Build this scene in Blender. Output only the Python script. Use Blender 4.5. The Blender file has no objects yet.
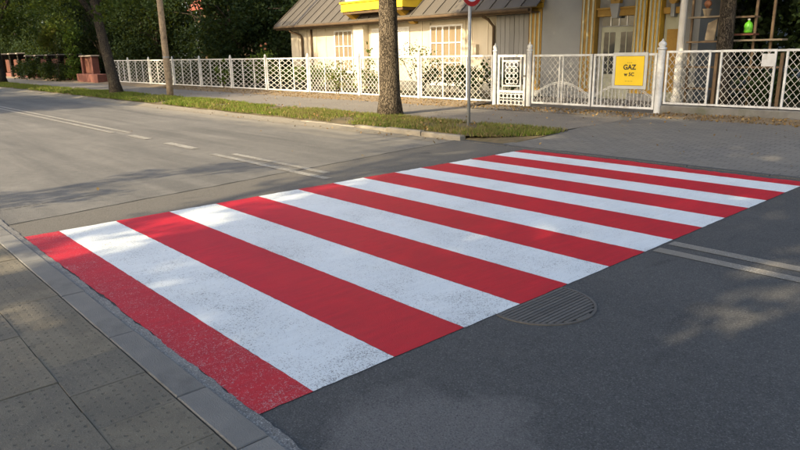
import bpy, bmesh, math, random
import numpy as np
from mathutils import Vector, Matrix, Quaternion
random.seed(7)
RNG = np.random.default_rng(7)
SC = bpy.context.scene
COL = SC.collection
R = math.radians

# ------------------------------------------------------------------ camera
CAMLOC = (2.2602, -0.9944, 1.4869)
cr = Vector(((0.6711092, 0.7411681, -0.0168033))); cu = Vector(((-0.1777991, 0.182914, 0.9669178))); cf = Vector(((-0.7197221, 0.6459198, -0.2545343)))
cam_data = bpy.data.cameras.new('camera')
cam = bpy.data.objects.new('camera', cam_data)
COL.objects.link(cam)
m = Matrix((cr, cu, -cf)).transposed().to_4x4()
m.translation = CAMLOC
cam.matrix_world = m
cam_data.sensor_width = 36.0
cam_data.lens = 648.42 / 800 * 36.0
cam_data.clip_start = 0.05
cam_data.clip_end = 2000
SC.camera = cam

# ------------------------------------------------------------------ light
SUN_EL = R(29.0)
SUN_AZ = (0.035, -1.0)           # horizontal direction towards the sun
world = bpy.data.worlds.new('World')
SC.world = world
world.use_nodes = True
wn = world.node_tree
wn.nodes.clear()
sky = wn.nodes.new('ShaderNodeTexSky')
sky.sky_type = 'NISHITA'
sky.sun_disc = False
sky.dust_density = 3.5
sky.ozone_density = .6
sky.sun_elevation = SUN_EL
sky.sun_rotation = math.atan2(SUN_AZ[0], SUN_AZ[1])
bg = wn.nodes.new('ShaderNodeBackground')
bg.inputs['Strength'].default_value = 0.15
wo = wn.nodes.new('ShaderNodeOutputWorld')
wn.links.new(sky.outputs[0], bg.inputs[0])
wn.links.new(bg.outputs[0], wo.inputs[0])
sl = bpy.data.lights.new('sun', 'SUN')
sl.energy = 3.3
sl.angle = R(0.55)
sl.color = (1.0, 0.83, 0.55)
sun = bpy.data.objects.new('sun', sl)
COL.objects.link(sun)
sd = Vector((SUN_AZ[0], SUN_AZ[1], math.tan(SUN_EL))).normalized()
sun.rotation_euler = sd.to_track_quat('Z', 'Y').to_euler()
sun.location = (0, -20, 20)
SC.view_settings.view_transform = 'Standard'
SC.view_settings.look = 'None'
SC.view_settings.exposure = 1.34
SC.view_settings.gamma = 1.0

# ------------------------------------------------------------------ helpers
class MB:
    """collects shapes for one mesh"""
    def __init__(self): self.v = []; self.f = []
    def add(self, vs, fs):
        b = len(self.v); self.v += [tuple(q) for q in vs]; self.f += [tuple(i + b for i in q) for q in fs]; return self
    def hexa(self, vs):
        return self.add(vs, [(0,3,2,1),(4,5,6,7),(0,1,5,4),(1,2,6,5),(2,3,7,6),(3,0,4,7)])
    def box(self, x0, x1, y0, y1, z0, z1):
        return self.hexa([(x0,y0,z0),(x1,y0,z0),(x1,y1,z0),(x0,y1,z0),(x0,y0,z1),(x1,y0,z1),(x1,y1,z1),(x0,y1,z1)])
    def bbox(self, x0, x1, y0, y1, z0, z1, b):
        """box whose top edges are chamfered by b"""
        vs = [(x0,y0,z0),(x1,y0,z0),(x1,y1,z0),(x0,y1,z0),(x0,y0,z1-b),(x1,y0,z1-b),(x1,y1,z1-b),(x0,y1,z1-b),
              (x0+b,y0+b,z1),(x1-b,y0+b,z1),(x1-b,y1-b,z1),(x0+b,y1-b,z1)]
        fs = [(0,3,2,1)] + [(i,(i+1)%4,(i+1)%4+4,i+4) for i in range(4)] + [(i+4,(i+1)%4+4,(i+1)%4+8,i+8) for i in range(4)] + [(8,9,10,11)]
        return self.add(vs, fs)
    def beam(self, a, b, w, h, up=(0,1,0)):
        a = Vector(a); b = Vector(b); d = (b - a).normalized(); upv = Vector(up)
        s = d.cross(upv).normalized() * w/2; t = s.cross(d).normalized() * h/2
        return self.hexa([a-s-t, a+s-t, a+s+t, a-s+t, b-s-t, b+s-t, b+s+t, b-s+t])
    def tube(self, pts, rad, n=10, caps=True):
        pts = [Vector(q) for q in pts]
        if not hasattr(rad, '__len__'): rad = [rad]*len(pts)
        b = len(self.v)
        for i, q in enumerate(pts):
            d = (pts[min(i+1,len(pts)-1)] - pts[max(i-1,0)]).normalized()
            ref = Vector((1,0,0)) if abs(d.x) < .8 else Vector((0,1,0))
            s = d.cross(ref).normalized(); t = d.cross(s).normalized()
            for k in range(n):
                a = 2*math.pi*k/n
                self.v.append(tuple(q + (s*math.cos(a) + t*math.sin(a))*rad[i]))
        for i in range(len(pts)-1):
            for k in range(n):
                k2 = (k+1) % n
                self.f.append((b+i*n+k, b+i*n+k2, b+(i+1)*n+k2, b+(i+1)*n+k))
        if caps:
            self.f.append(tuple(b+k for k in range(n))[::-1]); self.f.append(tuple(b+(len(pts)-1)*n+k for k in range(n)))
        return self
    def lathe(self, prof, n=16, c=(0,0,0)):
        b = len(self.v)
        for r_, z in prof:
            for k in range(n):
                a = 2*math.pi*k/n; self.v.append((c[0]+r_*math.cos(a), c[1]+r_*math.sin(a), c[2]+z))
        for i in range(len(prof)-1):
            for k in range(n):
                k2 = (k+1) % n; self.f.append((b+i*n+k, b+i*n+k2, b+(i+1)*n+k2, b+(i+1)*n+k))
        self.f.append(tuple(b+k for k in range(n))[::-1]); self.f.append(tuple(b+(len(prof)-1)*n+k for k in range(n)))
        return self
    def ring(self, c, r_, w, t, n=16, a0=0, a1=2*math.pi):
        """flat ring or arc in the XZ plane, width w, thickness t along Y"""
        full = abs(a1-a0) > 6.28
        for k in range(n):
            p_, q_ = a0+(a1-a0)*k/n, a0+(a1-a0)*(k+1)/n
            vs = []
            for y in (-t/2, t/2):
                for a, rr in ((p_,r_-w/2),(q_,r_-w/2),(q_,r_+w/2),(p_,r_+w/2)):
                    vs.append((c[0]+rr*math.cos(a), c[1]+y, c[2]+rr*math.sin(a)))
            self.hexa(vs)
        return self
    def mesh(self, name, mat=None, smooth=False):
        me = bpy.data.meshes.new(name); me.from_pydata(self.v, [], self.f); me.update()
        if mat: me.materials.append(mat)
        if smooth: me.polygons.foreach_set('use_smooth', [True]*len(me.polygons))
        return me

def link(name, me, parent=None, loc=(0,0,0), rot=(0,0,0)):
    o = bpy.data.objects.new(name, me); COL.objects.link(o)
    o.location = loc; o.rotation_euler = rot
    if parent: o.parent = parent
    return o
def part(name, mb, mat, parent, loc=(0,0,0), smooth=False, rot=(0,0,0), **kw):
    o = link(name, mb.mesh(name, mat, smooth), parent, loc, rot)
    for k, v in kw.items(): o[k] = v
    return o
def thing(name, label, cat, loc=(0,0,0), group=None, rotz=0):
    o = link(name, None, None, loc, (0,0,rotz)); o['label'] = label; o['category'] = cat
    o.empty_display_size = .2
    if group: o['group'] = group
    return o
def struct(name, mb, mat, loc=(0,0,0), kind='structure', smooth=False):
    o = part(name, mb, mat, None, loc, smooth); o['kind'] = kind; return o

# ------------------------------------------------------------------ materials
def nt(name):
    ma = bpy.data.materials.new(name); ma.use_nodes = True
    t = ma.node_tree; t.nodes.clear()
    o = t.nodes.new('ShaderNodeOutputMaterial'); b = t.nodes.new('ShaderNodeBsdfPrincipled')
    t.links.new(b.outputs[0], o.inputs[0])
    return ma, t, b
def N(t, typ, **kw):
    n = t.nodes.new(typ)
    for k, v in kw.items():
        if k.startswith('i_'): n.inputs[k[2:].replace('_',' ')].default_value = v
        else: setattr(n, k, v)
    return n
def coords(t, scale=(1,1,1), which='Object', rot=(0,0,0)):
    c = N(t, 'ShaderNodeTexCoord'); mp = N(t, 'ShaderNodeMapping')
    mp.inputs['Scale'].default_value = scale; mp.inputs['Rotation'].default_value = rot
    t.links.new(c.outputs[which], mp.inputs[0]); return mp.outputs[0]
def noise(t, vec, scale, detail=3, rough=.55, dist=0):
    n = N(t, 'ShaderNodeTexNoise'); n.inputs['Scale'].default_value = scale; n.inputs['Detail'].default_value = detail
    n.inputs['Roughness'].default_value = rough; n.inputs['Distortion'].default_value = dist
    t.links.new(vec, n.inputs['Vector']); return n.outputs['Fac']
def ramp(t, fac, stops):
    n = N(t, 'ShaderNodeValToRGB'); e = n.color_ramp.elements
    while len(e) < len(stops): e.new(.5)
    for i, (p_, c) in enumerate(stops):
        e[i].position = p_; e[i].color = (c,c,c,1) if not hasattr(c,'__len__') else (*c,1)
    t.links.new(fac, n.inputs[0]); return n.outputs[0]
def mix(t, fac, a, b, mode='MIX'):
    n = N(t, 'ShaderNodeMix', data_type='RGBA', blend_type=mode)
    for sock, v in ((n.inputs['Factor'], fac), (n.inputs['A'], a), (n.inputs['B'], b)):
        sock = [s for s in n.inputs if s.name == sock.name and (s.type == ('VALUE' if sock.name == 'Factor' else 'RGBA'))][0]
        if isinstance(v, (int,float)): sock.default_value = v if sock.type == 'VALUE' else (v,v,v,1)
        elif isinstance(v, tuple): sock.default_value = (*v,1)
        else: t.links.new(v, sock)
    return [s for s in n.outputs if s.type == 'RGBA'][0]
def bump(t, b, h, strength, dist=.01, prev=None):
    n = N(t, 'ShaderNodeBump'); n.inputs['Strength'].default_value = strength; n.inputs['Distance'].default_value = dist
    t.links.new(h, n.inputs['Height'])
    if prev is not None: t.links.new(prev, n.inputs['Normal'])
    if b is not None: t.links.new(n.outputs[0], b.inputs['Normal'])
    return n.outputs[0]
def mathn(t, op, a, b=None):
    n = N(t, 'ShaderNodeMath', operation=op)
    for i, v in enumerate((a, b)):
        if v is None: continue
        if isinstance(v, (int,float)): n.inputs[i].default_value = v
        else: t.links.new(v, n.inputs[i])
    return n.outputs[0]

def simple(name, col, col2=None, scale=6, rough=.7, bmp=0, bscale=60, stretch=(1,1,1), metal=0, which='Object', dirt_or_shade=None, spec=.35):
    ma, t, b = nt(name)
    v = coords(t, stretch, which)
    c2 = col2 or tuple(x*.7 for x in col)
    f = ramp(t, noise(t, v, scale, 6, .62), [(.3, 0.0), (.7, 1.0)])
    c = mix(t, f, col, c2)
    if dirt_or_shade:
        f2 = ramp(t, noise(t, v, scale*.37+.3, 8, .7), [(.5, 0.0), (.75, 1.0)])
        c = mix(t, f2, c, dirt_or_shade)
    # each object slightly different
    oi = N(t, 'ShaderNodeObjectInfo')
    hv = N(t, 'ShaderNodeHueSaturation'); t.links.new(c, hv.inputs['Color'])
    t.links.new(mathn(t, 'ADD', mathn(t, 'MULTIPLY', oi.outputs['Random'], .22), .89), hv.inputs['Value'])
    t.links.new(hv.outputs[0], b.inputs['Base Color'])
    b.inputs['Roughness'].default_value = rough; b.inputs['Metallic'].default_value = metal
    b.inputs['Specular IOR Level'].default_value = spec
    if bmp: bump(t, b, noise(t, v, bscale, 4, .6), bmp, .01)
    return ma

def asphalt(name, base, light, dark, streak=.5, dust=False, dustx=False):
    ma, t, b = nt(name)
    v = coords(t)
    grain = noise(t, v, 135, 4, .7)
    vor = N(t, 'ShaderNodeTexVoronoi'); vor.inputs['Scale'].default_value = 120; t.links.new(v, vor.inputs['Vector'])
    blot = noise(t, v, .9, 6, .6, .6)
    vs = coords(t, (.09, 1.1, 1)); st = noise(t, vs, 1.7, 5, .6, .4)
    mid = noise(t, v, 9, 5, .65)
    c = mix(t, ramp(t, blot, [(.3, 0.0), (.72, 1.0)]), base, light)
    c = mix(t, mathn(t, 'MULTIPLY', ramp(t, st, [(.42, 0.0), (.68, 1.0)]), streak), c, dark)
    c = mix(t, mathn(t, 'MULTIPLY', ramp(t, mid, [(.35, 1.0), (.6, 0.0)]), .35), c, dark)
    if dust:
        sx = N(t, 'ShaderNodeSeparateXYZ'); t.links.new(v, sx.inputs[0])
        w = mathn(t, 'ADD', sx.outputs['Y'], mathn(t, 'MULTIPLY', mathn(t, 'SUBTRACT', noise(t, coords(t, (.35,1,1)), 2.3, 5, .6), .5), 1.7))
        d = ramp(t, mathn(t, 'MULTIPLY', w, .1), [(.62, 0.0), (.715, .85)])
        c = mix(t, d, c, (.28,.25,.195))
    if dustx:
        sx = N(t, 'ShaderNodeSeparateXYZ'); t.links.new(v, sx.inputs[0])
        w = mathn(t, 'ADD', mathn(t, 'MULTIPLY', sx.outputs['X'], -1), mathn(t, 'MULTIPLY', mathn(t, 'SUBTRACT', noise(t, coords(t, (1,.4,1)), 1.9, 5, .6), .5), 2.2))
        c = mix(t, ramp(t, mathn(t, 'MULTIPLY', w, .1), [(.30, 0.0), (.42, .7)]), c, (.165,.148,.12))
        # worn gravelly patch and dark drips by the near kerb, thin oil film in the lane
        vd2 = N(t, 'ShaderNodeVectorMath', operation='DISTANCE'); vd2.inputs[1].default_value = (.62,.62,0); t.links.new(v, vd2.inputs[0])
        wv = mathn(t, 'ADD', vd2.outputs['Value'], mathn(t, 'MULTIPLY', mathn(t, 'SUBTRACT', noise(t, v, 3.3, 5, .65), .5), .7))
        c = mix(t, ramp(t, wv, [(.28, .75), (.46, 0.0)]), c, (.15,.14,.13))
        vo2 = noise(t, coords(t, (1.2,.35,1), rot=(0,0,R(25))), 2.6, 4, .6, .8)
        c = mix(t, ramp(t, vo2, [(.60, 0.0), (.70, .55)]), c, (.045,.044,.043))
    # single stones showing: bright and dark
    c = mix(t, ramp(t, grain, [(.55, 0.0), (.68, .75)]), c, tuple(min(1, x*2.3) for x in light))
    c = mix(t, ramp(t, grain, [(.30, .9), (.46, 0.0)]), c, tuple(x*.3 for x in dark))
    spk = ramp(t, noise(t, v, 75, 1, .4), [(.77, 0.0), (.8, .6)])
    c = mix(t, spk, c, tuple(min(1, x*2.6) for x in light))
    t.links.new(c, b.inputs['Base Color'])
    b.inputs['Roughness'].default_value = .82; b.inputs['Specular IOR Level'].default_value = .3
    n1 = bump(t, None, vor.outputs['Distance'], .35, .006)
    bump(t, b, grain, .55, .006, n1)
    return ma

def paint(name, col, worn, dot, wear, near_wear):
    """thick road paint rolled on coarse asphalt: pores of the asphalt stay open"""
    ma, t, b = nt(name)
    v = coords(t)
    g = noise(t, v, 170, 3, .65); g2 = noise(t, v, 75, 4, .65); blot = noise(t, v, 2.2, 5, .65, .5)
    brush = noise(t, coords(t, (1, .16, 1)), 26, 4, .6)
    c = mix(t, ramp(t, brush, [(.3, 0.0), (.75, 1.0)]), col, worn)
    c = mix(t, ramp(t, noise(t, v, 1.1, 4, .6), [(.45, 0.0), (.8, .7)]), c, tuple(x*.86 for x in worn))
    sx = N(t, 'ShaderNodeSeparateXYZ'); t.links.new(v, sx.inputs[0])
    nearf = ramp(t, mathn(t, 'MULTIPLY', sx.outputs['Y'], .2), near_wear)
    lv = mathn(t, 'ADD', mathn(t, 'MULTIPLY', nearf, .5), mathn(t, 'SUBTRACT', mathn(t, 'MULTIPLY', blot, 1.3), .42))
    xe = ramp(t, mathn(t, 'ADD', mathn(t, 'MULTIPLY', sx.outputs['X'], .2), mathn(t, 'MULTIPLY', blot, .16)), [(.0, 0.0), (.09, .45)])
    lv = mathn(t, 'ADD', lv, mathn(t, 'MULTIPLY', xe, nearf))
    thr = mathn(t, 'SUBTRACT', wear, mathn(t, 'MULTIPLY', lv, .17))
    hole = mathn(t, 'GREATER_THAN', mathn(t, 'ADD', mathn(t, 'MULTIPLY', g, .62), mathn(t, 'MULTIPLY', g2, .38)), thr)
    c = mix(t, mathn(t, 'MULTIPLY', hole, .82), c, dot)
    t.links.new(c, b.inputs['Base Color'])
    b.inputs['Roughness'].default_value = .55; b.inputs['Specular IOR Level'].default_value = .32
    bump(t, b, mathn(t, 'SUBTRACT', g, mathn(t, 'MULTIPLY', hole, .5)), .85, .006)
    return ma

def leafmat(name, cols, trans=.35, rough=.72):
    ma, t, b = nt(name)
    g = N(t, 'ShaderNodeNewGeometry')
    c = ramp(t, g.outputs['Random Per Island'], [(i/(len(cols)-1), q) for i, q in enumerate(cols)])
    t.links.new(c, b.inputs['Base Color']); b.inputs['Roughness'].default_value = rough
    b.inputs['Specular IOR Level'].default_value = .14
    tr = N(t, 'ShaderNodeBsdfTranslucent'); t.links.new(mix(t, .5, c, (.20,.24,.02)), tr.inputs[0])
    ms = N(t, 'ShaderNodeMixShader'); ms.inputs[0].default_value = trans
    out = [n for n in t.nodes if n.type == 'OUTPUT_MATERIAL'][0]
    t.links.new(b.outputs[0], ms.inputs[1]); t.links.new(tr.outputs[0], ms.inputs[2]); t.links.new(ms.outputs[0], out.inputs[0])
    return ma

def bark(name, a, b_, scale=7):
    ma, t, b = nt(name)
    v = coords(t, (1.6,1.6,.16)); n1 = noise(t, v, scale*3, 8, .7, .8)
    vo = N(t, 'ShaderNodeTexVoronoi', feature='DISTANCE_TO_EDGE'); vo.inputs['Scale'].default_value = scale*2.2; vo.inputs['Randomness'].default_value = 1.0
    vd = N(t, 'ShaderNodeVectorMath', operation='ADD'); nc = N(t, 'ShaderNodeTexNoise'); nc.inputs['Scale'].default_value = 9; t.links.new(coords(t), nc.inputs['Vector']); t.links.new(v, vd.inputs[0]); sc_ = N(t, 'ShaderNodeVectorMath', operation='SCALE'); sc_.inputs['Scale'].default_value = .22; t.links.new(nc.outputs['Color'], sc_.inputs[0]); t.links.new(sc_.outputs[0], vd.inputs[1]); t.links.new(vd.outputs[0], vo.inputs['Vector'])
    crack = ramp(t, vo.outputs['Distance'], [(.0, 0.0), (.16, 1.0)])
    c = mix(t, ramp(t, n1, [(.3,0.0),(.7,1.0)]), a, b_)
    c = mix(t, crack, tuple(x*.3 for x in a), c)
    t.links.new(c, b.inputs['Base Color']); b.inputs['Roughness'].default_value = .9; b.inputs['Specular IOR Level'].default_value = .15
    h = mathn(t, 'ADD', crack, mathn(t, 'MULTIPLY', n1, .6))
    bump(t, b, h, .9, .03)
    return ma

M = {}
M['road'] = asphalt('worn_asphalt', (.132,.125,.112), (.195,.184,.163), (.080,.077,.071), .8, True)
M['patch'] = asphalt('newer_asphalt', (.074,.072,.068), (.096,.093,.087), (.054,.053,.051), .35, dustx=True)
M['white'] = paint('white_road_paint', (.775,.81,.80), (.70,.735,.73), (.19,.19,.19), .665, [(0.0, .5), (.5, .45), (1.0, .15)])
M['red'] = paint('red_road_paint', (.58,.014,.027), (.45,.012,.024), (.15,.085,.085), .70, [(0.0, .6), (.3, .1), (1.0, 0.0)])
M['red_worn'] = paint('red_road_paint_over_white_specks', (.56,.016,.028), (.42,.013,.025), (.50,.34,.34), .675, [(0.0, .6), (.3, .5), (1.0, 0.0)])
M['oldwhite'] = paint('old_white_line', (.52,.49,.43), (.40,.38,.33), (.17,.15,.12), .565, [(0.0, .6), (.3, .6), (1.0, .6)])
M['kerb'] = simple('kerb_concrete', (.155,.15,.138), (.21,.20,.178), 5, .85, .5, 160, dirt_or_shade=(.095,.09,.08))
M['fillet'] = asphalt('crumbled_mortar', (.17,.16,.145), (.27,.255,.23), (.10,.095,.09), .4)
M['kerbfar'] = simple('far_kerb_concrete', (.23,.205,.16), (.30,.265,.20), 4, .85, .5, 90, dirt_or_shade=(.13,.105,.07))
M['path'] = asphalt('far_footpath', (.19,.17,.142), (.235,.21,.172), (.14,.125,.105), .3)
M['gutter'] = asphalt('sandy_gutter', (.19,.17,.13), (.245,.215,.165), (.19,.165,.12), .3)
M['soil'] = simple('verge_soil', (.17,.125,.07), (.10,.085,.04), 5, .95, .8, 40)
M['litter_soil'] = simple('leafy_soil', (.26,.20,.125), (.16,.12,.075), 7, .95, .9, 35)
M['earth'] = simple('garden_earth', (.055,.045,.03), (.035,.045,.018), 2, .95, .8, 20)
M['trunk'] = bark('bark', (.115,.09,.062), (.20,.16,.11))
M['trunk_dark'] = bark('dark_bark', (.065,.052,.038), (.11,.09,.064))  # bark tone lowered further to stand in for shade
M['pole'] = simple('weathered_shade_dappled_pole_wood', (.34,.265,.175), (.17,.125,.08), 19, .85, .6, 30, (1,1,.55), dirt_or_shade=(.06,.045,.032))  # dark blotches in the wood colour imitate dappled tree shade
M['whitemetal'] = simple('white_fence_paint', (.76,.755,.72), (.66,.65,.61), 9, .5, .15, 80, dirt_or_shade=(.42,.37,.29))
M['infill'] = simple('dull_fence_infill', (.47,.46,.42), (.33,.32,.29), 3.5, .6, .15, 80, dirt_or_shade=(.24,.20,.15))
M['greymetal'] = simple('pale_grey_fence_paint', (.60,.61,.60), (.48,.49,.48), 9, .5, .15, 80, dirt_or_shade=(.3,.27,.23))
M['galv'] = simple('galvanised_pole', (.27,.28,.28), (.21,.22,.22), 14, .55, .1, 60, metal=.2)
M['iron'] = simple('cast_iron', (.165,.152,.136), (.115,.107,.097), 30, .55, .5, 160, metal=.4)
M['pit'] = simple('drain_pit', (.015,.015,.014), (.01,.01,.01), 5, .9)
M['wall'] = simple('cream_wall', (.66,.585,.44), (.58,.50,.37), 1.6, .85, .3, 50, (1,1,.35), dirt_or_shade=(.50,.42,.30))
M['greywall'] = simple('grey_board_wall', (.25,.245,.23), (.20,.195,.185), 3, .85, .3, 40, (1,1,.2))
M['render'] = simple('pale_grey_render', (.31,.31,.295), (.26,.26,.25), 1.3, .9, .25, 80)
M['yellow'] = simple('yellow_trim_paint', (.56,.34,.035), (.44,.25,.03), 5, .6, .15, 40)
M['brightyellow'] = simple('bright_yellow_trim', (.85,.60,.03), (.78,.52,.03), 3, .6)
M['ochre'] = simple('ochre_pilaster_paint', (.40,.24,.045), (.30,.17,.035), 8, .65, .2, 40)
M['cream_door'] = simple('pale_door_paint', (.46,.455,.33), (.36,.36,.26), 3, .55)
M['whitepaint'] = simple('white_joinery_paint', (.80,.78,.72), (.70,.67,.60), 4, .55)
M['brown'] = simple('brown_board', (.13,.085,.045), (.085,.055,.03), 4, .8, .4, 30)
M['roof'] = simple('roof_sheet', (.115,.10,.08), (.082,.072,.058), 3, .75, .25, 30, (1,.2,.2), dirt_or_shade=(.15,.12,.085))
M['redroof'] = simple('red_roof_tiles', (.30,.085,.05), (.22,.06,.04), 6, .8, .5, 20)
M['brick'] = simple('red_brick', (.19,.072,.05), (.12,.048,.036), 12, .85, .5, 60)
M['mortar'] = simple('brick_mortar', (.30,.25,.2), (.24,.2,.16), 12, .9, .4, 60)
M['redwood'] = simple('reddish_fence_wood', (.17,.065,.038), (.10,.04,.026), 8, .8, .4, 30, (1,1,.12))
M['wood'] = simple('old_wood', (.19,.13,.075), (.12,.08,.045), 8, .8, .4, 30, (.15,1,1))
M['palewood'] = simple('pale_board', (.30,.24,.16), (.22,.175,.12), 5, .8, .3, 30)
M['greenplastic'] = simple('green_plastic', (.13,.46,.03), (.10,.38,.02), 3, .35)
M['signyellow'] = simple('yellow_sign_face', (.72,.50,.01), (.64,.44,.01), 2, .45)
M['signgrey'] = simple('grey_sign_frame', (.42,.43,.42), (.36,.37,.36), 6, .5, metal=.3)
M['black'] = simple('black_print', (.02,.02,.015), (.03,.03,.02), 8, .6)
M['signred'] = simple('red_sign_rim', (.52,.025,.02), (.44,.02,.02), 4, .4)
M['signwhite'] = simple('white_sign_face', (.74,.76,.78), (.70,.72,.74), 4, .4)
M['plinth'] = simple('grey_plinth', (.17,.165,.15), (.11,.105,.095), 4, .9, .5, 40, dirt_or_shade=(.08,.085,.05))
M['grass'] = leafmat('grass_blades', [(.09,.145,.018),(.13,.19,.025),(.19,.225,.04),(.20,.18,.055)], .3)
M['drygrass'] = leafmat('dry_grass_blades', [(.10,.12,.025),(.20,.17,.06),(.26,.20,.09),(.13,.10,.045)], .25)
M['litter'] = leafmat('fallen_leaves', [(.26,.16,.06),(.17,.10,.04),(.33,.23,.10),(.11,.07,.035)], .12, .8)
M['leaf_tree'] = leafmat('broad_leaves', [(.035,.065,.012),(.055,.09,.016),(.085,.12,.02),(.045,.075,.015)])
M['leaf_mid'] = leafmat('shaded_broad_leaves', [(.022,.042,.009),(.035,.06,.011),(.06,.085,.015),(.028,.05,.010)], .28)  # darker copy of the broad leaf colours, standing in for shade
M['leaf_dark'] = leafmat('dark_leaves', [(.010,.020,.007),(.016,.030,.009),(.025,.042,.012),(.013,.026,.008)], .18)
M['leaf_light'] = leafmat('pale_or_sunlit_leaves', [(.08,.12,.018),(.12,.15,.025),(.17,.16,.04),(.07,.10,.02)], .4)  # pale leaf palette; on the overhanging foliage it stands in for sunlight
M['leaf_shrub'] = leafmat('shrub_leaves', [(.05,.10,.015),(.08,.14,.02),(.11,.15,.03),(.04,.08,.015)])
M['flower'] = simple('orange_flower', (.28,.12,.05), (.20,.08,.045), 20, .6)

def glassmat():
    ma, t, b = nt('window_glass')
    b.inputs['Base Color'].default_value = (.035,.04,.04,1); b.inputs['Roughness'].default_value = .08
    b.inputs['Specular IOR Level'].default_value = .6
    bump(t, b, noise(t, coords(t), 2.5, 2), .06, .05)
    return ma
M['glass'] = glassmat()
def curtainmat():
    ma, t, b = nt('curtained_glass')
    w = N(t, 'ShaderNodeTexWave', wave_type='BANDS', bands_direction='X'); w.inputs['Scale'].default_value = 7
    w.inputs['Distortion'].default_value = 2.5; t.links.new(coords(t), w.inputs['Vector'])
    t.links.new(mix(t, w.outputs['Fac'], (.17,.125,.075), (.33,.26,.17)), b.inputs['Base Color'])
    b.inputs['Roughness'].default_value = .12; b.inputs['Specular IOR Level'].default_value = .6
    return ma
M['curtain'] = curtainmat()
def slabmat():
    ma, t, b = nt('dimpled_paving_slab')
    v = coords(t)                      # object space: slab spans 0..0.36 by 0..0.345
    dv = N(t, 'ShaderNodeVectorMath', operation='MULTIPLY'); dv.inputs[1].default_value = (1/.0518, 1/.0493, 0); t.links.new(v, dv.inputs[0])
    fr = N(t, 'ShaderNodeVectorMath', operation='FRACTION'); t.links.new(dv.outputs[0], fr.inputs[0])
    ds = N(t, 'ShaderNodeVectorMath', operation='DISTANCE'); ds.inputs[1].default_value = (.5,.5,0); t.links.new(fr.outputs[0], ds.inputs[0])
    wc = coords(t, which='Generated')
    geo = N(t, 'ShaderNodeNewGeometry')
    big = noise(t, geo.outputs['Position'], 3.2, 7, .68, .5); fine = noise(t, geo.outputs['Position'], 190, 3, .65)
    wob = mathn(t, 'ADD', ds.outputs['Value'], mathn(t, 'MULTIPLY', mathn(t, 'SUBTRACT', noise(t, geo.outputs['Position'], 40, 3), .5), .6))
    pit = ramp(t, wob, [(.10, 1.0), (.19, 0.0)])
    oi = N(t, 'ShaderNodeObjectInfo')
    c = mix(t, ramp(t, big, [(.3,0.0),(.7,1.0)]), (.115,.100,.074), (.225,.193,.137))
    c = mix(t, ramp(t, oi.outputs['Random'], [(0.0,0.0),(1.0,.6)]), c, (.112,.106,.092))
    c = mix(t, ramp(t, noise(t, geo.outputs['Position'], 11, 5, .7), [(.55,0.0),(.75,.6)]), c, (.085,.08,.06))
    c = mix(t, ramp(t, fine, [(.56,0.0),(.72,.5)]), c, (.34,.31,.24))
    c = mix(t, ramp(t, fine, [(.28,.7),(.43,0.0)]), c, (.05,.048,.04))
    pit = mathn(t, 'MULTIPLY', pit, ramp(t, noise(t, geo.outputs['Position'], 6.5, 4, .65), [(.34, .1), (.6, 1.0)]))
    c = mix(t, mathn(t, 'MULTIPLY', pit, .42), c, (.045,.042,.035))
    t.links.new(c, b.inputs['Base Color']); b.inputs['Roughness'].default_value = .85; b.inputs['Specular IOR Level'].default_value = .25
    h = mathn(t, 'SUBTRACT', mathn(t, 'MULTIPLY', fine, .4), pit)
    bump(t, b, h, .7, .006)
    return ma
M['slab'] = slabmat()
def apronmat():
    ma, t, b = nt('small_concrete_setts')
    v = coords(t)
    br = N(t, 'ShaderNodeTexBrick'); br.inputs['Scale'].default_value = 1; br.inputs['Mortar Size'].default_value = .006
    br.inputs['Brick Width'].default_value = .2; br.inputs['Row Height'].default_value = .1; br.offset = .5
    br.inputs['Color1'].default_value = (.15,.143,.13,1); br.inputs['Color2'].default_value = (.19,.18,.16,1); br.inputs['Mortar'].default_value = (.07,.066,.058,1)
    t.links.new(coords(t, rot=(0,0,R(0))), br.inputs['Vector'])
    c = mix(t, ramp(t, noise(t, v, .8, 6, .65, .5), [(.4,0.0),(.7,.6)]), br.outputs['Color'], (.19,.175,.145))
    c = mix(t, ramp(t, noise(t, v, 130, 3, .6), [(.55,0.0),(.75,.45)]), c, (.3,.28,.24))
    c = mix(t, ramp(t, noise(t, v, 6, 6, .7), [(.6,0.0),(.75,.6)]), c, (.075,.07,.06))
    t.links.new(c, b.inputs['Base Color']); b.inputs['Roughness'].default_value = .88; b.inputs['Specular IOR Level'].default_value = .25
    bump(t, b, mathn(t, 'ADD', br.outputs['Fac'], mathn(t, 'MULTIPLY', noise(t, v, 120, 3), -.4)), -.6, .008)
    return ma
M['setts'] = apronmat()

# ------------------------------------------------------------------ foliage
def leaf_mesh(name, pts, size, mat, up=.35, aspect=.62, nrm=None):
    """pts (n,3) -> one bent four-cornered leaf at each point"""
    n = len(pts)
    d = RNG.normal(size=(n,3)); d /= np.linalg.norm(d, axis=1)[:,None]
    q = RNG.normal(size=(n,3)); q[:,2] += up*2
    s = np.cross(d, q); s /= np.linalg.norm(s, axis=1)[:,None]
    w = np.cross(s, d)
    L = (size*(.6+.8*RNG.random(n)))[:,None]
    a = pts - d*L*.5; c = pts + d*L*.5
    b = pts + s*L*.5*aspect + w*L*.09 - d*L*.06; e = pts - s*L*.5*aspect + w*L*.09 - d*L*.06
    v = np.stack([a,b,c,e],1).reshape(-1,3)
    me = bpy.data.meshes.new(name)
    me.vertices.add(4*n); me.vertices.foreach_set('co', v.astype(np.float32).ravel())
    me.loops.add(4*n); me.loops.foreach_set('vertex_index', np.arange(4*n, dtype=np.int32))
    me.polygons.add(n); me.polygons.foreach_set('loop_start', np.arange(0, 4*n, 4, dtype=np.int32))
    me.polygons.foreach_set('loop_total', np.full(n, 4, dtype=np.int32))
    me.update(calc_edges=True); me.validate(); me.materials.append(mat)
    return me
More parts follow.
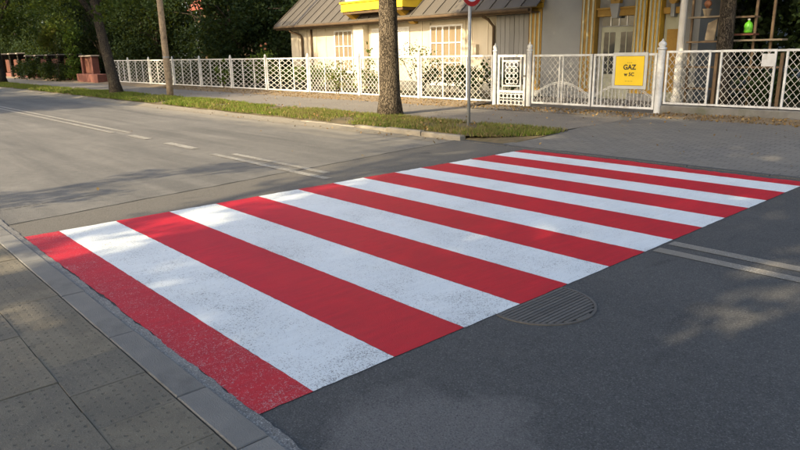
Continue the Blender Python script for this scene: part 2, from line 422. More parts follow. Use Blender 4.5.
def clump_points(clumps, n, shell=.55):
    cs = np.array([c for c, r_ in clumps]); rs = np.array([r_ for c, r_ in clumps])
    pr_ = rs**2/np.sum(rs**2); k = RNG.choice(len(cs), n, p=pr_)
    d = RNG.normal(size=(n,3)); d /= np.linalg.norm(d, axis=1)[:,None]
    rad = rs[k]*(shell + (1-shell)*RNG.random(n))*(.75+.5*RNG.random(n))
    d[:,2] *= .75
    return cs[k] + d*rad[:,None]
def ell_clumps(c, r3, n, rc, low=-1):
    """n leaf clumps filling an ellipsoid, denser near its surface"""
    out = []
    while len(out) < n:
        d = RNG.normal(size=3); d /= np.linalg.norm(d); f = (.35 + .65*RNG.random()**.5)
        q = np.array(c) + d*f*np.array(r3)
        if d[2]*f < low: continue
        out.append((q, rc*(.6+.8*RNG.random())))
    return out
def tree(name, label, loc, height, r0, crown_c, crown_r, n_clump, rc, n_leaf, size, leafm, barkm, lean=(0,0), group=None, extra=None, low=-1, wob=.05, gaps=None):
    t = thing(name, label, 'tree', loc, group)
    # trunk with root flare and limbs
    mb = MB(); pts = []; rad = []
    K = 12; top = crown_c[2]*.95
    for i in range(K+1):
        s = i/K; z = -.15 + s*(top+.15)
        pts.append((lean[0]*s + math.sin(s*7+r0*9)*wob*s, lean[1]*s + math.cos(s*5+r0*5)*wob*s, z))
        rad.append(r0*(1-.55*s) + r0*.36*math.exp(-max(z,0)/.14))
    mb.tube(pts, rad, 14)
    rng = random.Random(int(r0*1000)+int(abs(loc[0])*10))
    clumps = ell_clumps(crown_c, crown_r, n_clump, rc, low)
    for j in range(min(16, n_clump)):
        c, r_ = clumps[j]; s = .45 + .5*rng.random(); i = int(s*K); p0 = Vector(pts[i]); p1 = Vector(c)
        if p1.z < p0.z + .3: p1.z = p0.z + .5
        mid = p0.lerp(p1, .5) + Vector((rng.uniform(-.2,.2), rng.uniform(-.2,.2), .25))
        mb.tube([p0, mid, p1], [rad[i]*.5, rad[i]*.3, .02], 7)
    part('trunk', mb, barkm, t, smooth=True)
    if extra: clumps = clumps + extra
    P_ = clump_points(clumps, n_leaf)
    if gaps:          # leaves removed so sun patches land on the chosen ground ellipses
        W_ = P_ + np.array(loc); sh_ = W_ - np.array(sd)[None]*(W_[:,2]/sd.z)[:,None]
        keep = np.ones(len(P_), bool)
        for gx, gy, rx_, ry_ in gaps:
            q = ((sh_[:,0]-gx)/rx_)**2 + ((sh_[:,1]-gy)/ry_)**2
            keep &= ~((q < 1) & (RNG.random(len(P_)) < .88*np.clip(1.7-1.3*q,0,1)))
        P_ = P_[keep]
    me = leaf_mesh('crown', P_, size, leafm)
    link('crown', me, t)
    return t
def shrub(name, label, loc, clumps, n, size, leafm, group=None, stems=5, cat='shrub'):
    t = thing(name, label, cat, loc, group)
    mb = MB()
    for j in range(stems):
        c = Vector(clumps[j % len(clumps)][0]); b0 = Vector((random.uniform(-.12,.12), random.uniform(-.08,.08), -.05))
        mb.tube([b0, b0.lerp(c, .5)+Vector((random.uniform(-.05,.05),0,.05)), c], [.014,.01,.004], 6)
    part('stems', mb, M['trunk_dark'], t)
    link('leaves', leaf_mesh('leaves', clump_points(clumps, n, .2), size, leafm), t)
    return t

# ================================================================== SETTING
def sheet(name, x0, x1, y0, y1, z, mat, nx=1, ny=1, fz=None, kind='structure'):
    mb = MB()
    for j in range(ny+1):
        for i in range(nx+1):
            x = x0+(x1-x0)*i/nx; y = y0+(y1-y0)*j/ny
            mb.v.append((x, y, fz(x,y) if fz else z))
    for j in range(ny):
        for i in range(nx):
            a = j*(nx+1)+i; mb.f.append((a, a+1, a+nx+2, a+nx+1))
    return struct(name, mb, mat, kind=kind)

sheet('ground', -400, 400, -400, 400, -.16, M['earth'], 2, 2)
road = sheet('road', -140, 60, .0, 7.45, 0, M['road'])
# ---- the newer asphalt round the crossing, with a slightly ragged tarred joint
def seam_x(y): return -4.53 - .14*y + .010*math.sin(y*3.1) + .006*math.sin(y*11)
mb = MB(); ys = [0.02 + (7.43-.02)*i/60 for i in range(61)]
for y in ys: mb.v += [(seam_x(y), y, .004), (60, y, .004)]
for i in range(60): mb.f.append((2*i, 2*i+1, 2*i+3, 2*i+2))
part('asphalt_patch', mb, M['patch'], road)
mb = MB()
for y in ys:
    w = .006 + .005*abs(math.sin(y*5.3))
    mb.v += [(seam_x(y)-w, y, .0065), (seam_x(y)+w, y, .0065)]
for i in range(60): mb.f.append((2*i, 2*i+1, 2*i+3, 2*i+2))
part('tarred_joint', mb, M['pit'], road)
mb = MB()
for x0, y0, y1 in ((-5.28,.14,1.25),):
    for i in range(12):
        a = y0+(y1-y0)*i/12; mb.add([(x0-.13*a-.005, a, .003), (x0-.13*a+.005, a, .003), (x0-.13*a-.007, a+(y1-y0)/16, .003), (x0-.13*a-.015, a+(y1-y0)/16, .003)], [(0,1,2,3)])
part('tarred_crack', mb, M['pit'], road)

# ---- crossing: red and white stripes
YS = [.215, .483, .981, 1.504, 2.003, 2.507, 3.019, 3.524, 3.988, 4.516, 4.984, 5.521, 5.981, 6.513, 6.974, 7.27]
for k in range(15):
    y0, y1 = YS[k], YS[k+1]; nx = 80; mb = MB(); rr = random.Random(k)
    x0, x1 = -3.962, 0.0
    ny = 8
    for i in range(nx+1):
        x = x0+(x1-x0)*i/nx
        j0 = rr.uniform(-.003,.003); j1 = rr.uniform(-.003,.003)
        if k == 0: j0 = -.012+.007*math.sin(x*2.3)+.004*math.sin(x*9.1)+rr.uniform(-.006,.006)
        if k == 14: j1 = rr.uniform(-.02,.02) + .03*math.sin(x*2)
        for j in range(ny+1):
            jx = rr.uniform(-.007,.007) if i == 0 else (rr.uniform(-.003,.003) if i == nx else 0)
            a, b_ = y0+j0, y1+j1; mb.v.append((x+jx, a+(b_-a)*j/ny, .008))
    for i in range(nx):
        for j in range(ny): a = i*(ny+1)+j; mb.f.append((a, a+ny+1, a+ny+2, a+1))
    o = part('white_stripe' if k % 2 else 'red_stripe', mb, M['white'] if k % 2 else (M['red_worn'] if k == 0 else M['red']), road)
# ---- centre line
def line(x0, x1, y0, y1, z=.008):
    mb = MB(); n = 24
    for i in range(n+1):
        x = x0+(x1-x0)*i/n; mb.v += [(x, y0+random.uniform(-.008,.008), z), (x, y1+random.uniform(-.008,.008), z)]
    for i in range(n): mb.f.append((2*i, 2*i+2, 2*i+3, 2*i+1))
    part('centre_line', mb, M['oldwhite'], road)
line(-60, -11.85, 3.60, 3.71); line(-60, -11.5, 3.84, 3.95)
line(-11.05, -10.15, 3.66, 3.82); line(-9.3, -8.15, 3.66, 3.82); line(-7.35, -4.25, 3.60, 3.71); line(-7.1, -4.6, 3.84, 3.95)
line(.03, 40, 3.59, 3.70); line(.03, 40, 3.83, 3.94)

# ---- near kerb and dimpled slabs
kerb = struct('kerb', MB().box(-60, 30, -.004, .148, -.15, -.02), M['mortar'])
J = [-5.1, -4.1, -3.1, -2.12, -1.24, -.365, .185, 1.18]
J = [J[0]-i for i in range(24,0,-1)] + J + [J[-1]+i for i in range(1,9)]
for a, b_ in zip(J[:-1], J[1:]):
    mb = MB().bbox(0, b_-a-.008, .0, .142+random.uniform(-.003,.003), -.12, .0185+random.uniform(-.003,.002), .005)
    part('kerb_stone', mb, M['kerb'], kerb, (a+.004, 0, 0))
mb = MB()      # rough mortar fillet between kerb and road
for i in range(340):
    x = -8+i*.03; w = .058+.004*math.sin(i*.31)+.003*math.sin(i*.9)+random.uniform(-.004,.004)
    mb.v += [(x, .138, .0125), (x, .140+w, .0095)]
for i in range(339): mb.f.append((2*i, 2*i+2, 2*i+3, 2*i+1))
part('mortar_fillet', mb, M['fillet'], kerb)
walk = struct('footpath', MB().box(-60, 30, -2.45, -.008, -.16, -.03), M['soil'])
smesh = MB().bbox(.0007, .3613, .0014, .3436, -.04, 0, .002).mesh('paving_slab', M['slab'])
rows = 0
for row in range(5):
    y = -.345*(row+1) - .006; off = .18*(row % 2)
    for i in range(-26, 8):
        o = link('paving_slab', smesh, walk, (-.345 - off + i*.3625 + .18*0, y, .019+random.uniform(-.0035,.0025)), (random.uniform(-.006,.006), random.uniform(-.006,.006), random.uniform(-.004,.004)))
mb = MB().box(-60, -10.2, -1.8, -.01, -.1, .012); mb.box(2.6, 30, -1.8, -.01, -.1, .012)
part('far_slabs', mb, M['slab'], walk, kind='stuff')
sheet('near_verge', -140, 60, -14, -1.75, -.004, M['soil'])

# ---- far kerb, verge, footpath, driveway
fk = struct('far_kerb', MB().box(-140, 40, 7.40, 7.52, -.15, -.01), M['mortar'])
for i in range(60):
    x1 = -5.45-i*1.0
    mb = MB().bbox(-.99, -.008, 7.38, 7.52, -.1, max(.036, .095-.014*max(0,i-1))+random.uniform(-.012,.012), .02)
    part('kerb_stone', mb, M['kerbfar'], fk, (x1, random.uniform(-.012,.012), 0))
for i in range(12):
    mb = MB().bbox(.004, .99, 7.38, 7.50, -.1, .016+random.uniform(-.003,.003), .004)
    part('kerb_stone', mb, M['patch'], fk, (-5.45+i*1.0, 0, 0))
def gz(x, y):
    u = (y-7.02)/.42
    return .004+.052*u**1.6*min(1, max(0, (-x-6.2)/3)) + .012*u*math.sin(x*2.9)*math.sin(x*.8+1)*min(1, max(0, (-x-6)/3))
sheet('gutter_dirt', -70, -5.9, 7.02, 7.44, 0, M['gutter'], 180, 5, gz)
def vz(x, y): return .085 + .02*math.sin(x*1.3)*math.sin(y*2.1)
def bevel(x): return 1
# verge with a rounded right end
def verge_back(x): return 9.25 + .06*math.sin(x*.9)
def verge_front(x): return 7.505 if x < -5.3 else 7.53 + 1.35*((x+5.3)/.95)**1.6
mb = MB(); xs = [-140, -100, -80, -60] + [-59+i*.45 for i in range(0, 122)]
xs = [x for x in xs if x < -4.38]
for x in xs:
    f, b_ = verge_front(x), verge_back(x)
    for j in range(6): 
        y = f+(b_-f)*j/5; mb.v.append((x, y, vz(x,y) if j else min(vz(x,y), max(.03, .085+.012*(x+6.4)))))
for i in range(len(xs)-1):
    for j in range(5):
        a = i*6+j; mb.f.append((a, a+6, a+7, a+1))
struct('grass_verge', mb, M['soil'])
# grass blades
def blades(n, xa, xb, dens=None):
    x = xa+(xb-xa)*RNG.random(n); f = np.where(x < -5.3, 7.50, 7.52+1.35*(np.clip(x+5.3,0,9)/.95)**1.6); b_ = 9.25+.08*np.sin(x*.9)+.06*np.sin(x*4.1)
    u = RNG.random(n); y = f+(b_-f)*u
    patch = np.sin(x*1.9+y*1.3)+np.sin(x*.7-y*2.7+1)+np.sin(x*5.1+y*4.3)*.6
    keep = (RNG.random(n) < .50+.26*patch) & (RNG.random(n) < np.clip(u*10+.35,0,1))
    return np.stack([x[keep], y[keep]],1)
P = np.concatenate([blades(62000,-15,-4.5), blades(60000,-30,-15), blades(30000,-62,-30)])
n = len(P); far = P[:,0] < -16
h = (.035+.055*RNG.random(n))*np.where(far,1.3,1.0); wd = np.where(far,.016,.008)*(.7+.6*RNG.random(n)); ang = RNG.random(n)*6.283
ln = (RNG.random((n,2))-.5)*h[:,None]*1.5
z0 = np.array([vz(a,b_) for a,b_ in P])
dx = np.cos(ang)*wd; dy = np.sin(ang)*wd
v = np.stack([np.stack([P[:,0]-dx,P[:,1]-dy,z0-.01],1), np.stack([P[:,0]+dx,P[:,1]+dy,z0-.01],1), np.stack([P[:,0]+ln[:,0],P[:,1]+ln[:,1],z0+h],1)],1).reshape(-1,3)
me = bpy.data.meshes.new('grass'); me.vertices.add(3*n); me.vertices.foreach_set('co', v.astype(np.float32).ravel())
me.loops.add(3*n); me.loops.foreach_set('vertex_index', np.arange(3*n,dtype=np.int32)); me.polygons.add(n)
me.polygons.foreach_set('loop_start', np.arange(0,3*n,3,dtype=np.int32)); me.polygons.foreach_set('loop_total', np.full(n,3,dtype=np.int32)); me.update(calc_edges=True); me.materials.append(M['grass'])
me.materials.append(M['drygrass'])
dryness = .5*np.clip((P[:,0]+17)/9,0,1)+.18*np.sin(P[:,0]*1.3+P[:,1]*2)+.18*np.sin(P[:,0]*3.7-P[:,1]*4.1)+.12
me.polygons.foreach_set('material_index', (RNG.random(n) < dryness).astype(np.int32))
link('grass', me)['kind'] = 'stuff'

FY = 13.0
sheet('far_footpath', -140, -4.6, 9.15, 11.95, .098, M['path'], 60, 4, lambda x,y: .098+.006*math.sin(x*.8+y))
def apron_z(x, y): return .012 + .088*min(1, max(0,(y-7.42)/2.6)) + (.0 if y < 12.2 else (y-12.2)*.03)
sheet('driveway', -4.62, 60, 7.42, 12.86, 0, M['setts'], 30, 12, apron_z)
mb = MB()     # corner between verge end and driveway
xs = [-5.5+i*.1 for i in range(11)]
for x in xs: mb.v += [(x, 7.44, .008), (x, max(7.45, verge_front(x)+.12), .07 if x > -5.2 else .05)]
for i in range(10): mb.f.append((2*i, 2*i+2, 2*i+3, 2*i+1))
struct('verge_edge', mb, M['soil'])
# entrance behind the double gate and at the little gate
sheet('entrance_path', -9.5, -4.6, 11.90, 15.9, .106, M['path'], 8, 6, lambda x,y: .108+(.02*(y-12.6) if y>12.6 else 0))
def ls(x, y):
    u = max(0.0, (y-11.8)/1.15)
    return .085+.10*u**1.3 + .012*math.sin(x*3.1+y*5)
sheet('leaf_strip', -140, -9.47, 11.75, 12.95, 0, M['litter_soil'], 160, 6, ls)
sheet('leaf_strip_by_plinth', -4.5, 14, 12.25, 12.90, 0, M['litter_soil'], 40, 3, lambda x,y: .098+.06*(y-12.25)/.65+.008*math.sin(x*4))
sheet('garden_ground', -160, -9.5, 13.05, 120, .17, M['earth']); sheet('garden_ground', -4.65, 120, 13.1, 120, .17, M['earth']); sheet('garden_ground', -9.5, -4.65, 15.85, 120, .17, M['earth'])

# fallen leaves
def scatter(n, xa, xb, ya, yb, fz, power=1):
    x = xa+(xb-xa)*RNG.random(n); y = ya+(yb-ya)*RNG.random(n)**power
    return np.stack([x, y, np.array([fz(a,b_) for a,b_ in zip(x,y)])+.012],1)
L = np.concatenate([scatter(2600,-30,-9.5,11.6,12.9,lambda x,y: max(.1, ls(x,max(y,11.8))), .6), scatter(900,-9.5,-4.6,11.7,12.9,lambda x,y:.115,.7),
    scatter(900,-4.5,1,12.0,12.85,lambda x,y: .11+.06*max(0,(y-12.25))/.65,.7), scatter(900,-18,-4.6,7.5,9.3,lambda x,y: vz(x,y)+.03), scatter(110,-24,-4,9.3,11.8,lambda x,y:.105),
    scatter(40,-4.6,1,7.6,12,apron_z), scatter(90,-18,-5,6.7,7.36,lambda x,y:.004,.5), scatter(8,-14,-5,.3,6.6,lambda x,y:.006)])
link('fallen_leaves', leaf_mesh('fallen_leaves', L, .05, M['litter'], 3.0, .7))['kind'] = 'stuff'

# ================================================================== FENCES AND GATES
def post(mb, w, h, z0=0.0, cap=True):
    mb.box(-w/2, w/2, -w/2, w/2, z0, h)
    if cap:
        mb.lathe([(w*.62,h),(w*.62,h+.02),(w*.38,h+.03),(w*.55,h+.06),(w*.34,h+.09),(.006,h+.125)], 10)
def lattice(mb, x0, x1, z0, z1, cw, ch, w, t=.006, y=0.0):
    """crossing flat strips clipped to a rectangle"""
    s = ch/cw
    for sg in (1,-1):
        c = -2*(x1-x0)*s - 3
        k0 = int((z0-x1*s*1-9)/ch); 
        lo = min(z0-sg*s*x0, z0-sg*s*x1); hi = max(z1-sg*s*x0, z1-sg*s*x1)
        k = math.floor(lo/ch)
        while k*ch <= hi:
            q = k*ch; pts = []
            for x in (x0, x1):
                z = sg*s*x+q
                if z0-1e-6 <= z <= z1+1e-6: pts.append((x,z))
            for z in (z0, z1):
                x = (z-q)/(sg*s)
                if x0 < x < x1: pts.append((x,z))
            if len(pts) >= 2:
                pts.sort(); a, b_ = pts[0], pts[-1]
                if b_[0]-a[0] > .02:
                    yy = y+sg*t*.55
                    mb.beam((a[0],yy,a[1]), (b_[0],yy,b_[1]), w, t)
            k += 1
PX = [-9.35, -12.31, -15.22, -18.22, -21.2, -24.1, -27.1, -30.1, -33.1, -36.1, -38.6]
ff = thing('garden_fence', 'long white metal fence with oval lattice panels in front of the cream house', 'fence', (-9.35, FY, .1))
for i, x in enumerate(PX[1:]):
    mb = MB(); post(mb, .085, 1.36, -.1); part('post', mb, M['whitemetal'], ff, (x+9.35, -.03, 0))
for i in range(len(PX)-1):
    xa, xb = PX[i+1]-PX[0]+.05, PX[i]-PX[0]-.05
    if i == 0: xb -= .06
    w = xb-xa; rr = MB()
    rr.box(0, w, -.02, .02, 1.285, 1.33); rr.box(0, w, -.02, .02, .095, .14); rr.box(0, .035, -.018, .018, .14, 1.285); rr.box(w-.035, w, -.018, .018, .14, 1.285)
    for q in (1/3, 2/3): rr.box(w*q-.016, w*q+.016, -.018, .018, .14, 1.285)
    fr = part('panel_frame', rr, M['whitemetal'], ff, (xa, 0, 0))
    lt = MB()
    if i < 3: lattice(lt, .035, w-.035, .14, 1.285, .20, .17, .017)
    else: lattice(lt, .035, w-.035, .14, 1.285, .46, .19, .024)
    part('lattice', lt, M['infill'], fr)
pl = MB().box(-29.4, -.1, .02, .16, -.25, .075)
part('fence_plinth', pl, M['plinth'], ff)

def gate_post(x, top, label, r=.07):
    t = thing('gate_post', label, 'gate post', (x, FY, .02), 'white gate posts with pointed caps')
    h = top-.02
    part('shaft', MB().tube([(0,0,-.2),(0,0,h-.22)], r, 16), M['greymetal'], t, smooth=False)
    part('pointed_cap', MB().lathe([(r*.9,h-.22),(r*1.25,h-.21),(r*1.25,h-.17),(r*.75,h-.15),(r*1.12,h-.11),(r*.95,h-.06),(r*.4,h-.03),(.008,h+.02)], 16), M['greymetal'], t, smooth=True)
    return t
gate_post(-9.38, 1.72, 'white capped post left of the ornate little gate', .055)
gate_post(-8.24, 1.72, 'pale capped post between the little gate and the wide driveway gate', .065)
gate_post(-4.72, 1.70, 'thick pale grey capped post right of the yellow sign', .08)

# little ornate gate
g = thing('garden_gate', 'narrow white garden gate with scrollwork rings and a lower panel', 'gate', (-9.27, FY, .05))
W = .92; mb = MB()
mb.box(0, .06, -.02, .02, 0, 1.38).box(W-.06, W, -.02, .02, 0, 1.38).box(.06, W-.06, -.02, .02, 1.32, 1.38).box(.06, W-.06, -.02, .02, 0, .05).box(.06, W-.06, -.02, .02, .40, .46)
part('frame', mb, M['whitemetal'], g)
mb = MB().box(.14, .18, -.015, .015, .56, 1.24).box(W-.18, W-.14, -.015, .015, .56, 1.24).box(.18, W-.18, -.015, .015, 1.2, 1.24).box(.18, W-.18, -.015, .015, .56, .60)
for x in (.16, W-.16): mb.box(x-.012, x+.012, -.012, .012, .46, .56).box(x-.012, x+.012, -.012, .012, 1.24, 1.32)
part('inner_frame', mb, M['whitemetal'], g)
mb = MB()
for cx in (.32, .46, .60):
    for k in range(4): mb.ring((cx, 0, .69+k*.145), .062, .022, .012, 12)
mb.box(.385, .395, -.006, .006, .6, 1.2); mb.box(.525, .535, -.006, .006, .6, 1.2)
part('scrollwork', mb, M['whitemetal'], g)
mb = MB()
for k in range(6):
    mb.ring((.13+k*.133, 0, .14), .058, .02, .012, 12); mb.ring((.13+k*.133, 0, .31), .058, .02, .012, 12)
for k in range(7): mb.box(.066+k*.132-.008, .066+k*.132+.008, -.006, .006, .05, .40)
part('lower_scrollwork', mb, M['whitemetal'], g)
part('latch', MB().box(W-.05, W+.01, -.045, -.02, .82, .86).box(W-.045, W-.02, -.09, -.045, .83, .85), M['galv'], g)

# wide driveway gate: two leaves
dg = thing('driveway_gate', 'pale wire mesh double driveway gate with arched lower bars', 'gate', (-8.15, FY, .1))
def leaf(x0, W, mirrored):
    mb = MB(); H = 1.32
    mb.box(0, .05, -.02, .02, .1, H).box(W-.05, W, -.02, .02, .1, H).box(.05, W-.05, -.02, .02, H-.05, H).box(.05, W-.05, -.02, .02, .1, .145)
    lf = part('gate_leaf', mb, M['greymetal'], dg, (x0, 0, 0))
    mb = MB()
    xs_ = (W*.5-.05, W*.5+.05) if not mirrored else (.14, .24)
    for x in xs_: mb.box(x-.014, x+.014, -.012, .012, .145, H-.05)
    part('upright_bars', mb, M['greymetal'], lf)
    mb = MB(); lattice(mb, .05, W-.05, .145, H-.05, .15, .16, .0085, .005); part('wire_mesh', mb, M['infill'], lf)
    mb = MB(); n_ = 24
    for q in (0.0, .035):
        pts = [(.05+(W-.1)*i/n_, .018, .36-q+.30*math.sin(math.pi*i/n_)) for i in range(n_+1)]
        for a, b_ in zip(pts[:-1], pts[1:]): mb.beam(a, b_, .014, .012)
    for i in range(1, 16):
        x = .05+(W-.1)*i/16; mb.box(x-.006, x+.006, .012, .022, .145, .34+.30*math.sin(math.pi*i/16))
    part('arched_bars', mb, M['greymetal'], lf)
leaf(.02, 1.72, False); leaf(1.78, 1.56, True)

# sign on the right leaf
s = thing('warning_sign', 'yellow gas notice in a grey frame hanging on the driveway gate', 'sign', (-5.42, FY-.05, .64))
part('board', MB().box(-.42, .42, -.012, .015, 0, .80), M['signgrey'], s)
part('face', MB().box(-.345, .345, -.016, -.012, .075, .725), M['signyellow'], s)
def letters(name, body, size, x, z, mat, parent, y):
    cu_ = bpy.data.curves.new(name, 'FONT'); cu_.body = body; cu_.size = size; cu_.align_x = 'CENTER'; cu_.align_y = 'CENTER'; cu_.extrude = .001; cu_.offset = size*.035
    ob = bpy.data.objects.new(name, cu_); COL.objects.link(ob)
    dgp = bpy.context.evaluated_depsgraph_get(); me = bpy.data.meshes.new_from_object(ob.evaluated_get(dgp)); bpy.data.objects.remove(ob)
    me.materials.clear(); me.materials.append(mat)
    return link(name, me, parent, (x, y, z), (R(90), 0, 0))
letters('lettering', 'GAZ', .15, 0, .475, M['black'], s, -.0175)
letters('lettering', 'w 5C', .11, 0, .32, M['black'], s, -.0175)
letters('lettering', '. . .', .09, 0, .60, M['black'], s, -.0175)['kind'] = 'stuff'
letters('lettering', '. . . . .', .08, 0, .19, M['black'], s, -.0175)['kind'] = 'stuff'
mb = MB().box(-.35,.35,-.017,-.0125,.072,.079).box(-.35,.35,-.017,-.0125,.718,.725).box(-.35,-.343,-.017,-.0125,.08,.717).box(.343,.35,-.017,-.0125,.08,.717)
part('border_line', mb, M['brown'], s)
part('hook', MB().tube([(-.3,.0,.79),(-.3,.03,.83),(-.3,.06,.8)], .008, 6), M['galv'], s); part('hook', MB().tube([(.3,.0,.79),(.3,.03,.83),(.3,.06,.8)], .008, 6), M['galv'], s)

# mesh fence on the plinth right of the post
mf = thing('mesh_fence', 'pale framed wire mesh fence on a low plinth right of the yellow sign', 'fence', (-4.6, FY, .1))
xq = [(-4.60,-3.66), (-3.47,-2.42), (-2.25,-1.2), (-1.0,.1), (.3,1.4), (1.6,2.7)]
for xa, xb in xq:
    w = xb-xa; mb = MB()
    mb.box(0, w, -.018, .018, 1.32, 1.365).box(0, w, -.018, .018, .235, .275).box(0, .04, -.016, .016, .275, 1.32).box(w-.04, w, -.016, .016, .275, 1.32)
    fr = part('panel_frame', mb, M['greymetal'], mf, (xa+4.6, 0, 0))
    mb = MB(); lattice(mb, .04, w-.04, .275, 1.32, .13, .16, .0095, .005); part('wire_mesh', mb, M['infill'], fr)
mb = MB()
for (a, b_), (c, d) in zip(xq[:-1], xq[1:]):
    for z in (.237, 1.322): part('rail', MB().box(b_+4.6, c+4.6, -.018, .018, z, z+.038), M['greymetal'], mf)
for (a, b_), (c, d) in zip(xq[:-1], xq[1:]): part('post', MB().box(-.03, .03, .03, .09, -.1, 1.30), M['brown'], mf, ((b_+c)/2+4.6, 0, 0))
part('plinth', MB().bbox(.0, 9, -.09, .09, -.25, .215, .02), M['plinth'], mf)
part('meter_plate', MB().bbox(0, .26, -.04, -.02, 1.04, 1.28, .003), M['greymetal'], mf, (1.93, 0, 0))

# ================================================================== STREET FURNITURE
t = thing('utility_pole', 'slightly leaning weathered wooden utility pole on the grass verge', 'pole', (-22.19, 9.35, .08))
part('shaft', MB().tube([(0,0,-.2),(-.02,0,.7),(-.05,0,1.8),(-.11,.01,3.5),(-.27,.02,8.2)], [.125,.12,.115,.108,.085], 14), M['pole'], t, smooth=True)
part('metal_band', MB().lathe([(.12,1.42),(.124,1.425),(.124,1.475),(.12,1.48)], 16, (-.042,0,0)), M['galv'], t)
part('crossarm', MB().box(-.33,-.21,-.9,.9,7.7,7.82), M['pole'], t)
for y in (-.75,-.25,.25,.75): part('insulator', MB().lathe([(.02,7.82),(.05,7.86),(.05,7.9),(.035,7.95),(.05,7.99),(.01,8.05)], 10, (-.27,y,0)), M['whitemetal'], t)
for z, a in ((.5,.05),(1.0,-.06)): part('bolt', MB().lathe([(.02,0),(.02,.01)],8), M['iron'], t, (.02, -.115, z), rot=(R(90),0,0))

t = thing('road_sign', 'round red rimmed road sign on a slim grey pole at the verge', 'road sign', (-6.45, 8.70, .09))
part('pole', MB().tube([(0,0,-.2),(0,0,2.88)], .032, 14), M['galv'], t, smooth=True)
part('pole_cap', MB().lathe([(.034,2.88),(.034,2.90),(.02,2.915)],14), M['galv'], t)
def disc(r0, r1, x0, x1, z, n=40):
    mb = MB()
    for k in range(n):
        a, b_ = 2*math.pi*k/n, 2*math.pi*(k+1)/n; vs = []
        for x in (x0, x1):
            for ang, rr in ((a,r0),(b_,r0),(b_,r1),(a,r1)): vs.append((x, rr*math.cos(ang), z+rr*math.sin(ang)))
        mb.hexa(vs)
    return mb
SZ = 2.55
part('plate', disc(.001,.30,.036,.046,SZ), M['signgrey'], t)
part('red_rim', disc(.215,.298,.046,.0485,SZ), M['signred'], t)
part('white_face', disc(.001,.214,.046,.048,SZ), M['signwhite'], t)
for z in (SZ-.14, SZ+.14): part('bracket', MB().box(-.04,.036,-.045,.045,z-.018,z+.018), M['galv'], t)

# drain grate, half painted over by the crossing
t = thing('drain_grate', 'round cast iron drain grate partly covered by the end of the crossing', 'drain grate', (.07, 2.1, .004))
def arc_disc(r0, r1, z0, z1, n=56, xmin=-.062):
    mb = MB()
    for k in range(n):
        a, b_ = 2*math.pi*k/n, 2*math.pi*(k+1)/n
        if min(math.cos(a), math.cos(b_))*r1 < xmin-.02: continue
        vs = [(max(xmin, rr*math.cos(q)), rr*math.sin(q), z) for z in (z0,z1) for q, rr in ((a,r0),(b_,r0),(b_,r1),(a,r1))]
        mb.hexa(vs)
    return mb
part('rim', arc_disc(.322, .338, .0005, .0075), M['iron'], t)
mb = MB(); n = 40; vs = [(max(-.062, .316*math.cos(2*math.pi*k/n)), .316*math.sin(2*math.pi*k/n), .0012) for k in range(n)]; mb.add(vs, [tuple(range(n))])
part('dark_pit', mb, M['pit'], t)
x = -.052
while x < .312:
    hl = math.sqrt(max(.0016, .318**2-(x+.006)**2))
    part('bar', MB().bbox(-.0105,.0105,-hl,hl,.002,.0078,.002), M['iron'], t, (x+.004,0,0)); x += .0275

# ================================================================== BUILDINGS
HX, HY = -17.0, 16.0
h = thing('cream_house', 'low cream house with dark seamed roof and projecting yellow trimmed bay', 'house', (0, HY, .1))
part('wall', MB().box(-23.9, -10.46, 0, 8, -.3, 2.86), M['wall'], h)
part('gable_wall', MB().add([(-23.88,0,2.86),(-23.88,8,2.86),(-23.88,4,6.0),(-23.6,0,2.86),(-23.6,8,2.86),(-23.6,4,6.0)], [(0,2,1),(3,4,5),(0,3,5,2),(1,2,5,4),(0,1,4,3)]), M['wall'], h)
part('base_course', MB().box(-23.93, -10.48, -.035, .0, -.3, .42), M['plinth'], h)
bm_ = MB().box(-.018, .018, -.022, 0, .43, 2.84).mesh('batten', M['wall'])
for x in [-23.3, -22.6, -21.9, -21.2, -19.2, -15.3, -12.9, -12.2]: link('batten', bm_, h, (x, 0, 0))
bm2 = MB().box(-.085, .085, -.02, -.002, .43, 2.84).mesh('wall_board', M['greywall'])
for i in range(7): link('wall_board', bm2, h, (-11.75+i*.185, -.004*(i % 2), 0))
# roof: separate seamed sheets
sl_ = math.tan(R(39)); ridge_y = 4.0; eave_y = -.62
roof = part('roof', MB().box(-24.2, -10.0, ridge_y-.12, ridge_y+.12, 2.72+(ridge_y-eave_y)*sl_-.10, 2.72+(ridge_y-eave_y)*sl_+.04), M['roof'], h)
def slope_z(y): return 2.70+(y-eave_y)*sl_
def rpanel(w, y0, y1):
    mb = MB(); t_ = .035
    mb.hexa([(0,y0,slope_z(y0)-t_),(w,y0,slope_z(y0)-t_),(w,y1,slope_z(y1)-t_),(0,y1,slope_z(y1)-t_),(0,y0,slope_z(y0)),(w,y0,slope_z(y0)),(w,y1,slope_z(y1)),(0,y1,slope_z(y1))])
    q = .04
    mb.hexa([(0,y0,slope_z(y0)+.002),(.03,y0,slope_z(y0)+.002),(.03,y1,slope_z(y1)+.002),(0,y1,slope_z(y1)+.002),(0,y0,slope_z(y0)+q),(.03,y0,slope_z(y0)+q),(.03,y1,slope_z(y1)+q),(0,y1,slope_z(y1)+q)])
    return mb.mesh('roof_sheet', M['roof'])
rm = rpanel(.594, eave_y, ridge_y)
x = -24.25
k = 0
while x < -10.1:
    link('roof_sheet', rm, roof, (x, random.uniform(-.012,.012), random.uniform(-.006,.006))); x += .6; k += 1
